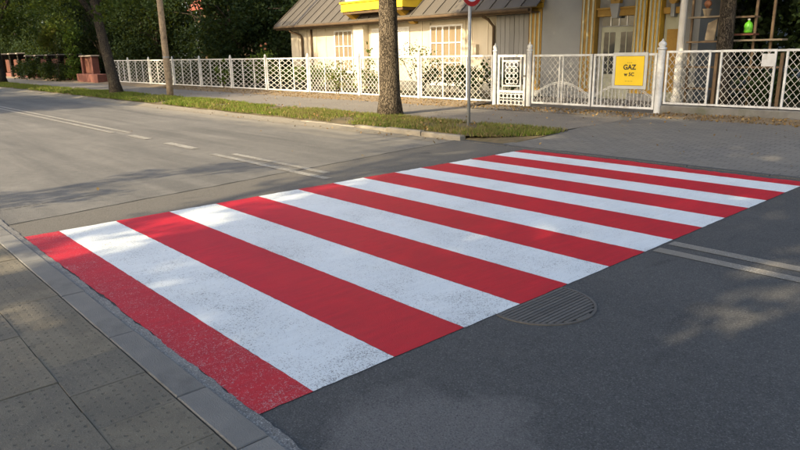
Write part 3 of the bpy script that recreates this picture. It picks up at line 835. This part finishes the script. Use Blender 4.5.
part('rear_slope', MB().hexa([(-24.25,ridge_y,slope_z(ridge_y)-.04),(-10,ridge_y,slope_z(ridge_y)-.04),(-10,8.6,2.7),(-24.25,8.6,2.7),(-24.25,ridge_y,slope_z(ridge_y)),(-10,ridge_y,slope_z(ridge_y)),(-10,8.6,2.74),(-24.25,8.6,2.74)]), M['roof'], roof)
part('eave_board', MB().box(-24.2, -10.05, eave_y+.035, eave_y+.06, 2.52, 2.675), M['brown'], roof)
part('soffit', MB().box(-24.2, -10.05, eave_y+.062, -.003, 2.53, 2.555), M['brown'], roof)
part('barge_board', MB().hexa([(-24.29,eave_y,2.55),(-24.255,eave_y,2.55),(-24.255,ridge_y,slope_z(ridge_y)-.15),(-24.29,ridge_y,slope_z(ridge_y)-.15),(-24.29,eave_y,2.73),(-24.255,eave_y,2.73),(-24.255,ridge_y,slope_z(ridge_y)+.03),(-24.29,ridge_y,slope_z(ridge_y)+.03)]), M['brown'], roof)
# projecting bay above the eave
bay = part('bay', MB().box(-18.75, -15.35, -.78, 1.9, 3.30, 5.2), M['whitepaint'], h)
part('yellow_band', MB().box(-18.82, -15.30, -.95, 1.9, 3.0, 3.295), M['brightyellow'], bay)
part('cornice', MB().box(-18.86, -15.26, -1.0, 1.9, 3.296, 3.36), M['brightyellow'], bay)
part('bay_soffit', MB().box(-18.78, -15.34, -.9, -.003, 2.90, 2.998), M['brown'], bay)
for x in (-18.5, -15.65):
    part('bracket', MB().hexa([(x-.14,-.12,2.45),(x+.14,-.12,2.45),(x+.14,-.004,2.45),(x-.14,-.004,2.45),(x-.14,-.86,2.897),(x+.14,-.86,2.897),(x+.14,-.004,2.897),(x-.14,-.004,2.897)]), M['yellow'], bay)
part('pier', MB().box(-18.95, -18.3, -.30, -.002, -.2, 2.87), M['wall'], h)
# windows
def window(x, z0, w, hgt, cols, rws, mat, thick=None):
    fr = MB(); f = .06
    fr.box(0,w,-.05,-.002,0,f).box(0,w,-.05,-.002,hgt-f,hgt).box(0,f,-.05,-.002,f,hgt-f).box(w-f,w,-.05,-.002,f,hgt-f)
    wn_ = part('window', MB().box(f*.8, w-f*.8, -.012, -.004, f*.8, hgt-f*.8), mat, h, (x, 0, z0))
    part('window_frame', fr, M['whitepaint'], wn_)
    part('sill', MB().box(-.06, w+.06, -.12, -.003, -.06, -.003), M['whitepaint'], wn_)
    mb = MB()
    for c in range(1, cols):
        t_ = .038 if (thick and c in thick) else .016
        mb.box(w*c/cols-t_, w*c/cols+t_, -.046, -.014, f+.001, hgt-f-.001)
    part('mullions', mb, M['whitepaint'], wn_)
    mb = MB()
    for r_ in rws: mb.box(f+.001, w-f-.001, -.040, -.015, hgt*r_-.018, hgt*r_+.018)
    part('glazing_bars', mb, M['whitepaint'], wn_)
    return wn_
window(-20.55, .72, 1.22, 1.66, 4, (.30,.62), M['curtain'], (2,))
window(-14.85, .35, 1.55, 2.0, 5, (.36,.70), M['curtain'], (2,))
part('window_surround', MB().box(-14.99,-14.86,-.03,-.003,.3,2.45).box(-13.29,-13.16,-.03,-.003,.3,2.45), M['wall'], h)
# white trellis on the wall
tb = MB().box(-18.1, -15.95, -.045, -.025, 1.25, 1.30).box(-18.1, -15.95, -.045, -.025, 2.32, 2.37).box(-18.1,-18.05,-.045,-.025,1.30,2.32).box(-16.0,-15.95,-.045,-.025,1.30,2.32)
tr_ = thing('wall_trellis', 'white painted trellis panel fixed to the cream house wall', 'trellis', (0, HY, .1))
part('frame', tb, M['whitepaint'], tr_)
mb = MB(); lattice(mb, -18.05, -16.0, 1.30, 2.32, .13, .13, .075, .006, -.022); part('lattice', mb, M['whitepaint'], tr_)
# drainpipes
dp = MB().tube([(-23.25,-.5,2.5),(-23.2,-.42,2.42),(-22.95,-.12,2.28),(-22.9,-.09,2.1),(-22.9,-.09,.1)], .048, 10)
part('drainpipe', dp, M['brown'], h, smooth=True)
part('drainpipe', MB().tube([(-22.2,-.07,2.5),(-22.2,-.07,.1)], .04, 10), M['brown'], h, smooth=True)
part('drainpipe', MB().tube([(-11.98,-.52,2.5),(-11.95,-.3,2.42),(-11.9,-.08,2.2),(-11.9,-.08,.1)], .045, 10), M['brown'], h, smooth=True)
part('gutter', MB().tube([(-24.2,eave_y-.05,2.62),(-10.1,eave_y-.05,2.60)], .055, 8), M['brown'], roof, smooth=True)
part('meter_box', MB().bbox(-.17,.17,-.16,-.003,0,.34,.01), M['wall'], h, (-12.75, 0, 1.33))

# portal building
pb = thing('pillared_house', 'grey rendered house front with ochre fluted pilasters round double doors', 'house', (0, HY, .1))
part('wall', MB().box(-10.45, -5.3, .02, 8, -.3, 6.2), M['render'], pb)
part('smooth_panel', MB().box(-9.95, -8.60, -.16, .018, -.3, 4.6), M['render'], pb)
def pilaster(x0, x1, top, d=.16, mat='ochre'):
    p_ = part('pilaster', MB().box(x0, x1, -d, .018, -.3, top), M[mat], pb)
    n_ = max(3, int((x1-x0)/.14)); w = (x1-x0)/n_
    fm = MB().box(-.024, .024, -d-.028, -d-.001, .35, top-.12).mesh('flute', M['cream_door'])
    for i in range(n_): link('flute', fm, p_, (x0+w*(i+.5), 0, 0))
    part('capital', MB().box(x0-.05, x1+.05, -d-.06, -.0, top+.002, top+.14), M['yellow'], p_)
    part('base', MB().box(x0-.04, x1+.04, -d-.05, -.0, -.3, .25), M['render'], p_)
pilaster(-10.43, -9.97, 2.66); pilaster(-8.58, -8.14, 2.92, .2); pilaster(-6.95, -6.62, 3.6, .22, 'yellow'); pilaster(-6.56, -6.22, 3.6, .22, 'yellow')
part('entablature', MB().box(-11.2, -9.9, -.3, -.162, 2.81, 3.05), M['ochre'], pb)
part('door_head', MB().box(-8.12, -6.97, -.13, .018, 2.30, 2.48).box(-8.13,-6.96,-.17,.016,2.482,2.53), M['ochre'], pb)
part('keystone', MB().hexa([(-7.62,-.22,2.25),(-7.46,-.22,2.25),(-7.46,.0,2.25),(-7.62,.0,2.25),(-7.68,-.26,2.62),(-7.40,-.26,2.62),(-7.40,.0,2.62),(-7.68,.0,2.62)]), M['render'], pb)
part('rosette', MB().ring((-7.54,-.15,2.70), .08, .13, .16, 14), M['ochre'], pb)
dr = part('double_door', MB().box(-8.02, -7.0, -.02, .018, -.2, 2.02), M['cream_door'], pb)
for x0 in (-7.93, -7.42):
    part('door_glass', MB().box(x0, x0+.34, -.026, -.021, .75, 1.88), M['glass'], dr)
    part('glazing_bar', MB().box(x0+.155, x0+.185, -.036, -.027, .75, 1.88), M['cream_door'], dr)
    part('door_panel', MB().bbox(x0, x0+.34, -.04, -.021, .1, .62, .006), M['cream_door'], dr)
part('door_handle', MB().box(-7.53,-7.51,-.07,-.021,.95,1.08), M['iron'], dr)
tr2 = part('transom', MB().box(-8.0, -7.02, -.012, .016, 2.05, 2.295), M['glass'], pb)
for x in (-7.76, -7.51, -7.27): part('transom_bar', MB().box(x,x+.03,-.03,-.013,2.05,2.295), M['whitepaint'], tr2)
part('transom_frame', MB().box(-8.07,-6.96,-.04,.017,2.022,2.048).box(-8.11,-8.03,-.03,.015,-.2,2.02), M['render'], pb)
part('door_head', MB().box(-6.2, -5.66, -.13, .018, 2.28, 2.44), M['ochre'], pb)
part('keystone', MB().box(-5.98,-5.88,-.2,0,2.2,2.55), M['render'], pb); part('rosette', MB().ring((-5.93,-.14,2.62), .06, .10, .14, 14), M['ochre'], pb)
d2 = part('side_door', MB().box(-6.18, -5.7, -.03, .018, -.2, 2.27), M['cream_door'], pb)
part('door_panel', MB().bbox(-6.1, -5.8, -.05, -.031, .3, 1.9, .006), M['ochre'], d2)
part('column', MB().lathe([(.13,-.2),(.13,.2),(.095,.25),(.085,2.6),(.12,2.7),(.15,2.85),(.15,3.2)], 18, (-5.5,-.5,0)), M['whitepaint'], pb, smooth=False)
part('porch_slab', MB().box(-6.2,-5.1,-.9,.0,3.2,3.45), M['render'], pb)

# far house with a red roof, mostly behind the trees
fh = thing('red_roofed_house', 'distant house with a red roof edge showing between dark trees', 'house', (-48, 26, .1))
part('wall', MB().box(-6, 3.5, 0, 8, -.3, 5.5), M['brown'], fh)
part('roof', MB().hexa([(-6.5,-.7,5.35),(4,-.7,5.35),(4,4,9.0),(-6.5,4,9.0),(-6.5,-.7,5.6),(4,-.7,5.6),(4,4,9.25),(-6.5,4,9.25)]), M['redroof'], fh)
for x in (-4.6,-1.2,1.6): 
    w_ = part('window', MB().box(x,x+1.1,-.03,-.003,3.2,4.6), M['glass'], fh); part('window_frame', MB().box(x-.06,x,-.06,-.002,3.15,4.65).box(x+1.1,x+1.16,-.06,-.002,3.15,4.65), M['whitepaint'], w_)

# ---- brick fence on the far left
bf = thing('brick_fence', 'weathered red brick and timber fence in shade on the far left', 'fence', (-44, FY, .1))
def brick_pillar(x, hgt, w=.5):
    p_ = part('brick_pillar', MB().box(-w/2+.012, w/2-.012, -w/2+.012, w/2-.012, -.2, hgt), M['mortar'], bf, (x, 0, 0))
    mb = MB(); k = 0; z = 0
    while z < hgt-.06:
        for j in range(2):
            o_ = (0 if k % 2 else .0)
            for sx in (0,1):
                x0 = -w/2+sx*(w/2)+.006; mb.box(x0, x0+w/2-.012, -w/2, -w/2+.011, z, z+.13)
                mb.box(w/2-.011, w/2, -w/2+sx*(w/2)+.006, -w/2+sx*(w/2)+w/2-.006, z, z+.13)
        z += .148; k += 1
    part('brick_courses', mb, M['brick'], p_, kind='stuff')
    part('pillar_cap', MB().bbox(-w/2-.06, w/2+.06, -w/2-.06, w/2+.06, hgt, hgt+.09, .03), M['mortar'], p_)
bx = [-1.5, -4.5, -7.5, -10.5, -13.5, -16.2, -19, -22, -25, -28]
for x in bx: brick_pillar(x, 1.72 if x > -14 else 1.95)
for a, b_ in zip(bx[:-1], bx[1:]):
    part('low_wall', MB().box(b_+.26, a-.26, -.12, .12, -.2, .38), M['brick'], bf)
    for z in (.55, 1.25): part('rail', MB().box(b_+.26, a-.26, .0, .05, z, z+.08), M['redwood'], bf)
    x = b_+.33
    pm = MB().box(0,.11,-.03,-.002,.42,1.5).mesh('fence_plank', M['redwood'])
    while x < a-.36:
        link('fence_plank', pm, bf, (x, 0, random.uniform(-.02,.02))); x += .155
bg_ = thing('brick_gateway', 'red brick gate pier with wooden panel and pale coping behind the leaning tree', 'gate pier', (-42.2, FY-.1, .1))
part('base', MB().bbox(-1.6, 2.4, -.5, .3, -.2, .52, .03), M['brick'], bg_)
for x in (-1.25, .65): part('brick_pier', MB().box(x-.16,x+.16,-.2,.2,.522,1.58), M['brick'], bg_)
part('wood_panel', MB().box(-1.08, .48, -.04, .04, .55, 1.57), M['redwood'], bg_)
part('coping', MB().bbox(-1.5, .9, -.26, .26, 1.582, 1.66, .02), M['mortar'], bg_)

# ---- garden stand, right of the doors
gs = thing('garden_stand', 'old wooden shelf stand in the shade beside the dark trunk', 'plant stand', (-4.1, 15.1, .17))
for x in (-.98, -.32, .46, .82): part('upright', MB().box(x-.025, x+.025, -.025, .025, -.1, 2.9), M['wood'], gs)
for x0, x1, z, mt in ((-1.0,-.27,2.04,'palewood'), (-1.0,-.27,1.48,'wood'), (.06,.48,2.0,'wood'), (.06,.50,1.62,'redwood'), (.06,1.1,1.49,'palewood'), (-1.0,1.1,.9,'wood'), (-1.0,1.1,.4,'wood')):
    part('shelf', MB().box(x0, x1, -.17, .17, z-.02, z+.02), M[mt], gs)
part('leaning_board', MB().hexa([(-.62,-.06,1.51),(-.40,-.06,1.51),(-.40,-.02,1.51),(-.62,-.02,1.51),(-.60,.0,1.9),(-.38,.0,2.0),(-.38,.04,2.0),(-.60,.04,1.9)]), M['palewood'], gs)
bt = thing('watering_bottle', 'bright green plastic bottle standing on the wooden stand', 'bottle', (-3.75, 15.0, 1.815))
part('body', MB().lathe([(.02,0),(.085,.01),(.09,.04),(.09,.17),(.07,.22),(.03,.25),(.025,.28)], 14), M['greenplastic'], bt, smooth=True)
part('cap', MB().lathe([(.03,.281),(.03,.31),(.01,.315)], 12), M['whitemetal'], bt)
jr = thing('flower_pot', 'small pale pot on the upper left shelf of the wooden stand', 'pot', (-4.72, 15.05, 2.235))
part('pot', MB().lathe([(.06,0),(.1,.13),(.11,.13),(.11,.16),(.09,.16),(.085,.14)], 14), M['palewood'], jr)
part('plant', MB().lathe([(.01,.14),(.05,.2),(.09,.26),(.07,.33),(.01,.36)], 9), M['flower'], jr, smooth=True)

# ================================================================== TREES
def T(*a, **k): return tree(*a, **k)
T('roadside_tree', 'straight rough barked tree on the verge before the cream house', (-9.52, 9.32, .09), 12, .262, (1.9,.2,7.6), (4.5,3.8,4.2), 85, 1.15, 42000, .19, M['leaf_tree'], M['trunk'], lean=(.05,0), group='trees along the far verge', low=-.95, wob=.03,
  extra=[(np.array((x_, y_, z_)), 1.0) for x_, y_, z_ in ((.8,.3,4.9),(1.8,.5,4.6),(2.8,.2,4.7),(3.8,.6,4.9),(2.2,1.2,5.6),(3.2,-.4,5.8),(4.4,.2,5.9),(1.2,1.0,6.0),(4.8,.8,5.1),(2.6,2.0,4.6),(3.9,1.9,4.8),(-2.6,.3,5.4),(-1.9,.5,4.7),(-1.0,.2,4.9),(-.2,.4,5.0),(-1.5,.9,5.6),(-.5,1.0,5.9),(-2.5,.8,6.3),(.2,1.6,4.7),(-1.6,1.7,4.9))] + [(np.array((-2.9+3.6*random.random(), 2*random.random(), 4.5+2*random.random())), .8) for _ in range(26)])  # clumps added to thicken the crown's shade on the wall and portal
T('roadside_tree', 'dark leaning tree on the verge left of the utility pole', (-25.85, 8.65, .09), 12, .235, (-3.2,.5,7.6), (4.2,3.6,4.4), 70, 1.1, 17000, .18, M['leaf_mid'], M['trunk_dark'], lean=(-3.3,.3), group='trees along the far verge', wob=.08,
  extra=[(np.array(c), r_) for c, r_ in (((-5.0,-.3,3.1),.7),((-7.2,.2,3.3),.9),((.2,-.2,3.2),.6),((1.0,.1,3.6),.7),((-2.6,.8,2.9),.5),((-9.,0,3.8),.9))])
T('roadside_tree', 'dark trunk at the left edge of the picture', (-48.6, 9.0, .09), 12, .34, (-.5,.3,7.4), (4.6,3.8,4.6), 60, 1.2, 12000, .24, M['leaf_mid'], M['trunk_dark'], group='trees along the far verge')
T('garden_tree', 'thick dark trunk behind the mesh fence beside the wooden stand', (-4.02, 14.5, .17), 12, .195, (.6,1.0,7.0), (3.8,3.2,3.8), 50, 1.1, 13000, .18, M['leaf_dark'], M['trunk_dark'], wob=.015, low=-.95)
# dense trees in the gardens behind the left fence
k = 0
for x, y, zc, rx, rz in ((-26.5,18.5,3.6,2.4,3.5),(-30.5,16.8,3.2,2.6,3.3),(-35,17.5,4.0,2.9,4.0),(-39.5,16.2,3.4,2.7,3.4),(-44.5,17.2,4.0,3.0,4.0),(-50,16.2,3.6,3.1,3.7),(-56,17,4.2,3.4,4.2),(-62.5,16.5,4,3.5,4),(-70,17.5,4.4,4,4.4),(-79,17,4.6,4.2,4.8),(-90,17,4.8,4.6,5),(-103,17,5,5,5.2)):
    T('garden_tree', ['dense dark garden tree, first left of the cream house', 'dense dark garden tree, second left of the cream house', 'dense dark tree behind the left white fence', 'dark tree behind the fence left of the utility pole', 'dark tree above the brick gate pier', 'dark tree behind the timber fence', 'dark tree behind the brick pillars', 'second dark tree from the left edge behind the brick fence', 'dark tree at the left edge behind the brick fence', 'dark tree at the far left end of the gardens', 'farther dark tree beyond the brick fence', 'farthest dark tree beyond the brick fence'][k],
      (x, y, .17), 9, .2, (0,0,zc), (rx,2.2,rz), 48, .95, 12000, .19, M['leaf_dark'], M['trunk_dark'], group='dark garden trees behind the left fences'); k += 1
for i, (x, y) in enumerate(((-31,27),(-38,25),(-55,30),(-63,27),(-73,28),(-84,26),(-95,28),(-44,34),(-26,26),(-112,21),(-120,27),(-106,33),(-126,19))):
    T('backdrop_tree', 'tall dark tree far behind the gardens', (x, y, .17), 14, .3, (0,0,6.5), (4.6,3.4,6.4), 40, 1.5, 5500, .42, M['leaf_dark'], M['trunk_dark'], group='tall trees far behind the gardens')
for i, (x, y) in enumerate(((-2.9,17.6),(.2,17.0),(-4.9,18.9),(-1.6,21.5),(3.2,18),(2.6,23))):
    T('backdrop_tree', ['dark tree right behind the wooden stand','dark tree behind the grey plate on the mesh fence','dark tree between the pillared house and the stand','dark tree deep in the garden behind the stand','dark tree beyond the right edge of the mesh fence','dark tree deep in the garden at the right edge'][i], (x, y, .17), 10, .2, (0,0,3.4), (2.3,1.6,3.6), 46, .85, 11000, .17, M['leaf_dark'], M['trunk_dark'], group='dark trees behind the mesh fence')
# shrubs
def cl(*a): return [(np.array(c), r_) for c, r_ in a]
sh = shrub('flowering_shrub', 'sunlit leafy shrub with orange flowers showing over the white fence', (-22.9, 13.75, .17), cl(((-.5,0,1.1),.45),((.3,.1,1.3),.45),((-.1,0,.6),.5),((.7,0,.8),.4)), 700, .14, M['leaf_shrub'])
mb = MB()
for q in ((.55,-.25,1.75),(.78,-.2,1.62),(.85,-.2,1.82),(-.4,-.4,1.2)): part('flower', MB().lathe([(.01,-.04),(.045,-.02),(.055,.02),(.02,.05)], 8), M['flower'], sh, q)
shrub('climbing_plant', 'thin climbing plant reaching above the fence below the first window', (-15.35, 13.5, .17), cl(((0,0,1.45),.2),((.1,0,1.1),.3),((-.25,0,.7),.4),((.3,0,.6),.4),((-.05,0,1.72),.12)), 260, .09, M['leaf_shrub'])
shrub('bare_shrub', 'sparse twiggy shrub in front of the white casement window', (-13.2, 13.9, .17), cl(((-.5,0,1.5),.4),((.1,0,1.35),.4),((-.2,0,1.0),.5),((.6,0,1.1),.4),((-.9,0,1.2),.35)), 330, .08, M['leaf_tree'], stems=12)
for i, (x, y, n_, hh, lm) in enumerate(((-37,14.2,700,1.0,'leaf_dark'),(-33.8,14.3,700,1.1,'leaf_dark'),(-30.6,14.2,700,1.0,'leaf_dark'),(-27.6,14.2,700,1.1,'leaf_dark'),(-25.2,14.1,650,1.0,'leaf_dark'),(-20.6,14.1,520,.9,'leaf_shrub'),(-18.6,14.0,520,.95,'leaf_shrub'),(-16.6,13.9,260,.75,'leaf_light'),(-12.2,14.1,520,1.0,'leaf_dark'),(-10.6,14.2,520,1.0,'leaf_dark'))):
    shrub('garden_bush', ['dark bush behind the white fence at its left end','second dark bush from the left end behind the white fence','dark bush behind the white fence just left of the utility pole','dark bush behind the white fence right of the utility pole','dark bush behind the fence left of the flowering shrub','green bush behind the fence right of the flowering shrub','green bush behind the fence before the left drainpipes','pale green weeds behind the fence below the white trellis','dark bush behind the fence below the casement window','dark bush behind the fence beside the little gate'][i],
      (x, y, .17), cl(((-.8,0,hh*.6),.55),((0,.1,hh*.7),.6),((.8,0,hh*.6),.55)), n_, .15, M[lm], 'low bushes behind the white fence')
shrub('conifer', 'upright green conifer between the timber fence and the brick gate pier', (-45.2, 12.75, .1), cl(((0,0,.6),.6),((.1,0,1.3),.6),((0,0,2.0),.5),((-.2,0,2.7),.5),((-.6,.2,3.2),.7)), 2600, .16, M['leaf_shrub'], cat='conifer')
for i, (x, y, n_) in enumerate(((-3.0,14.6,500),(-2.0,15.4,500),(-.8,14.8,500))):
    shrub('garden_bush', ['dark bush behind the mesh fence under the garden stand','dark bush behind the mesh fence near its grey plate','dark bush behind the mesh fence at the right edge'][i], (x, y, .17), cl(((-.3,0,.5),.45),((.3,0,.6),.45),((0,0,.3),.4)), n_, .13, M['leaf_dark'], 'low bushes behind the mesh fence')

for i, (x, y, hh) in enumerate(((-49.5,12.3,1.5),(-53.5,12.2,1.7),(-57,12.3,1.4),(-47,12.5,1.1))):
    shrub('garden_bush', ['dark overgrown bush in front of the timber fence','taller dark bush in front of the brick pillars','dark bush between two brick pillars','low dark bush beside the conifer'][i], (x, y, .1), cl(((-.8,0,hh*.5),.7),((.1,.1,hh*.7),.7),((.9,0,hh*.5),.7),((0,-.2,hh*.3),.6)), 1100, .17, M['leaf_dark'], 'bushes in front of the brick fence')
shrub('overhanging_foliage', 'yellowish foliage in sunlit leaf colour hanging beside the conifer above the timber fence', (-46.6, 12.1, .1), cl(((-1.4,0,3.0),.7),((-.4,0,3.3),.7),((-2.3,0,2.6),.6),((.6,0,3.6),.8),((-1.6,.3,2.2),.4)), 1500, .17, M['leaf_light'], cat='foliage', stems=5)  # added foliage; its pale colour stands in for sunlit leaves
shrub('climbing_weed', 'pale green weeds twining through the white fence panel below the first window', (-16.4, 13.02, .15), cl(((0,0,.35),.3),((.25,0,.75),.22),((-.35,0,.6),.25),((.1,0,1.05),.14)), 190, .085, M['leaf_light'], stems=7, cat='weed')
shrub('climbing_weed', 'green weeds twining through the white fence left of the sunlit flowering shrub', (-24.9, 13.02, .15), cl(((0,0,.4),.35),((.4,0,.7),.3),((-.5,0,.8),.3),((.1,0,1.2),.2)), 200, .11, M['leaf_shrub'], stems=7, cat='weed')
# trees on the near side that shade the crossing
SUN_PATCHES = [(.95,3.4,.24,1.7),(-.03,3.5,.2,.35),(-3.5,.55,.9,.34),(-2.55,.78,.6,.15),(-.85,.56,.6,.16),(-.2,.72,.4,.08),(-3.4,1.7,.7,.3),(-3.4,2.5,.35,.3),(-.46,5.3,.3,.25),(-.2,5.9,.4,.2),(-2.4,-.18,1.0,.15),(-3.4,-.05,.8,.22),(-1.8,9.2,.5,.25),(-.9,8.6,.5,.2),(-4.5,8.6,.5,.4),(-5.5,12.1,.8,.3),(-7.2,12.2,.5,.35),(-4.2,12.4,.6,.25),(1.6,5.6,.3,.8)]  # ground ellipses to be sunlit; the near crowns are cut open for them
near = 'avenue trees on the near side of the road'
T('avenue_tree', 'large leafy avenue tree behind the near footpath shading the crossing', (.4, -9, 0), 14, .36, (.6,0,8.6), (4.8,3.8,5.4), 110, 1.2, 40000, .21, M['leaf_tree'], M['trunk'], gaps=SUN_PATCHES, group=near)
T('avenue_tree', 'leafy avenue tree on the near side further right along the road', (8.9, -9, 0), 14, .36, (0,0,8.8), (4.9,3.8,5.4), 90, 1.2, 22000, .2, M['leaf_tree'], M['trunk'], gaps=SUN_PATCHES, group=near)
T('avenue_tree', 'broad unseen tree added behind the camera side footpath to fill out the shade', (4.8, -10.5, 0), 13, .3, (0,0,7.2), (3.4,3.0,4.2), 70, 1.1, 16000, .2, M['leaf_tree'], M['trunk'], group=near, gaps=SUN_PATCHES)  # added out of view to close stray sun dapples on the asphalt
T('avenue_tree', 'small leafy tree behind the near footpath', (1.6, -5.2, 0), 6, .14, (.2,0,3.2), (2.6,1.6,1.5), 40, .7, 17000, .14, M['leaf_tree'], M['trunk'], gaps=SUN_PATCHES, group=near)
T('avenue_tree', 'tall avenue tree on the near side left of the crossing', (-2.2, -14, 0), 17, .38, (-.6,0,14.4), (4.8,3.4,3.4), 70, 1.2, 19000, .21, M['leaf_tree'], M['trunk'], gaps=SUN_PATCHES, group=near, low=-.7)
T('avenue_tree', 'leafy avenue tree shading the far left of the road', (-24.2, -6, 0), 15, .36, (-.6,0,8.4), (5.4,3.4,6.8), 140, 1.2, 30000, .26, M['leaf_tree'], M['trunk'], group=near)
T('avenue_tree', 'second avenue tree shading the far left of the road', (-35.5, -6, 0), 15, .36, (0,0,8.4), (5.4,3.4,6.8), 110, 1.2, 20000, .27, M['leaf_tree'], M['trunk'], group=near)
T('avenue_tree', 'third avenue tree shading the far left of the road', (-45, -6, 0), 15, .36, (0,0,8.4), (5.0,3.4,6.8), 100, 1.2, 13000, .28, M['leaf_tree'], M['trunk'], group=near)
T('avenue_tree', 'fourth avenue tree shading the far left of the road', (-55, -6, 0), 15, .36, (0,0,8.4), (5.2,3.4,6.8), 100, 1.2, 12000, .28, M['leaf_tree'], M['trunk'], group=near)
T('shadow_streak_tree', 'unseen thin tree added on the near verge to cast a shadow streak on the road', (-5.75, -6.2, 0), 6, .06, (.1,0,4.3), (.55,.5,2.0), 14, .3, 700, .14, M['leaf_tree'], M['trunk'])  # added out of view, crown shaped to throw a blurred streak of shadow
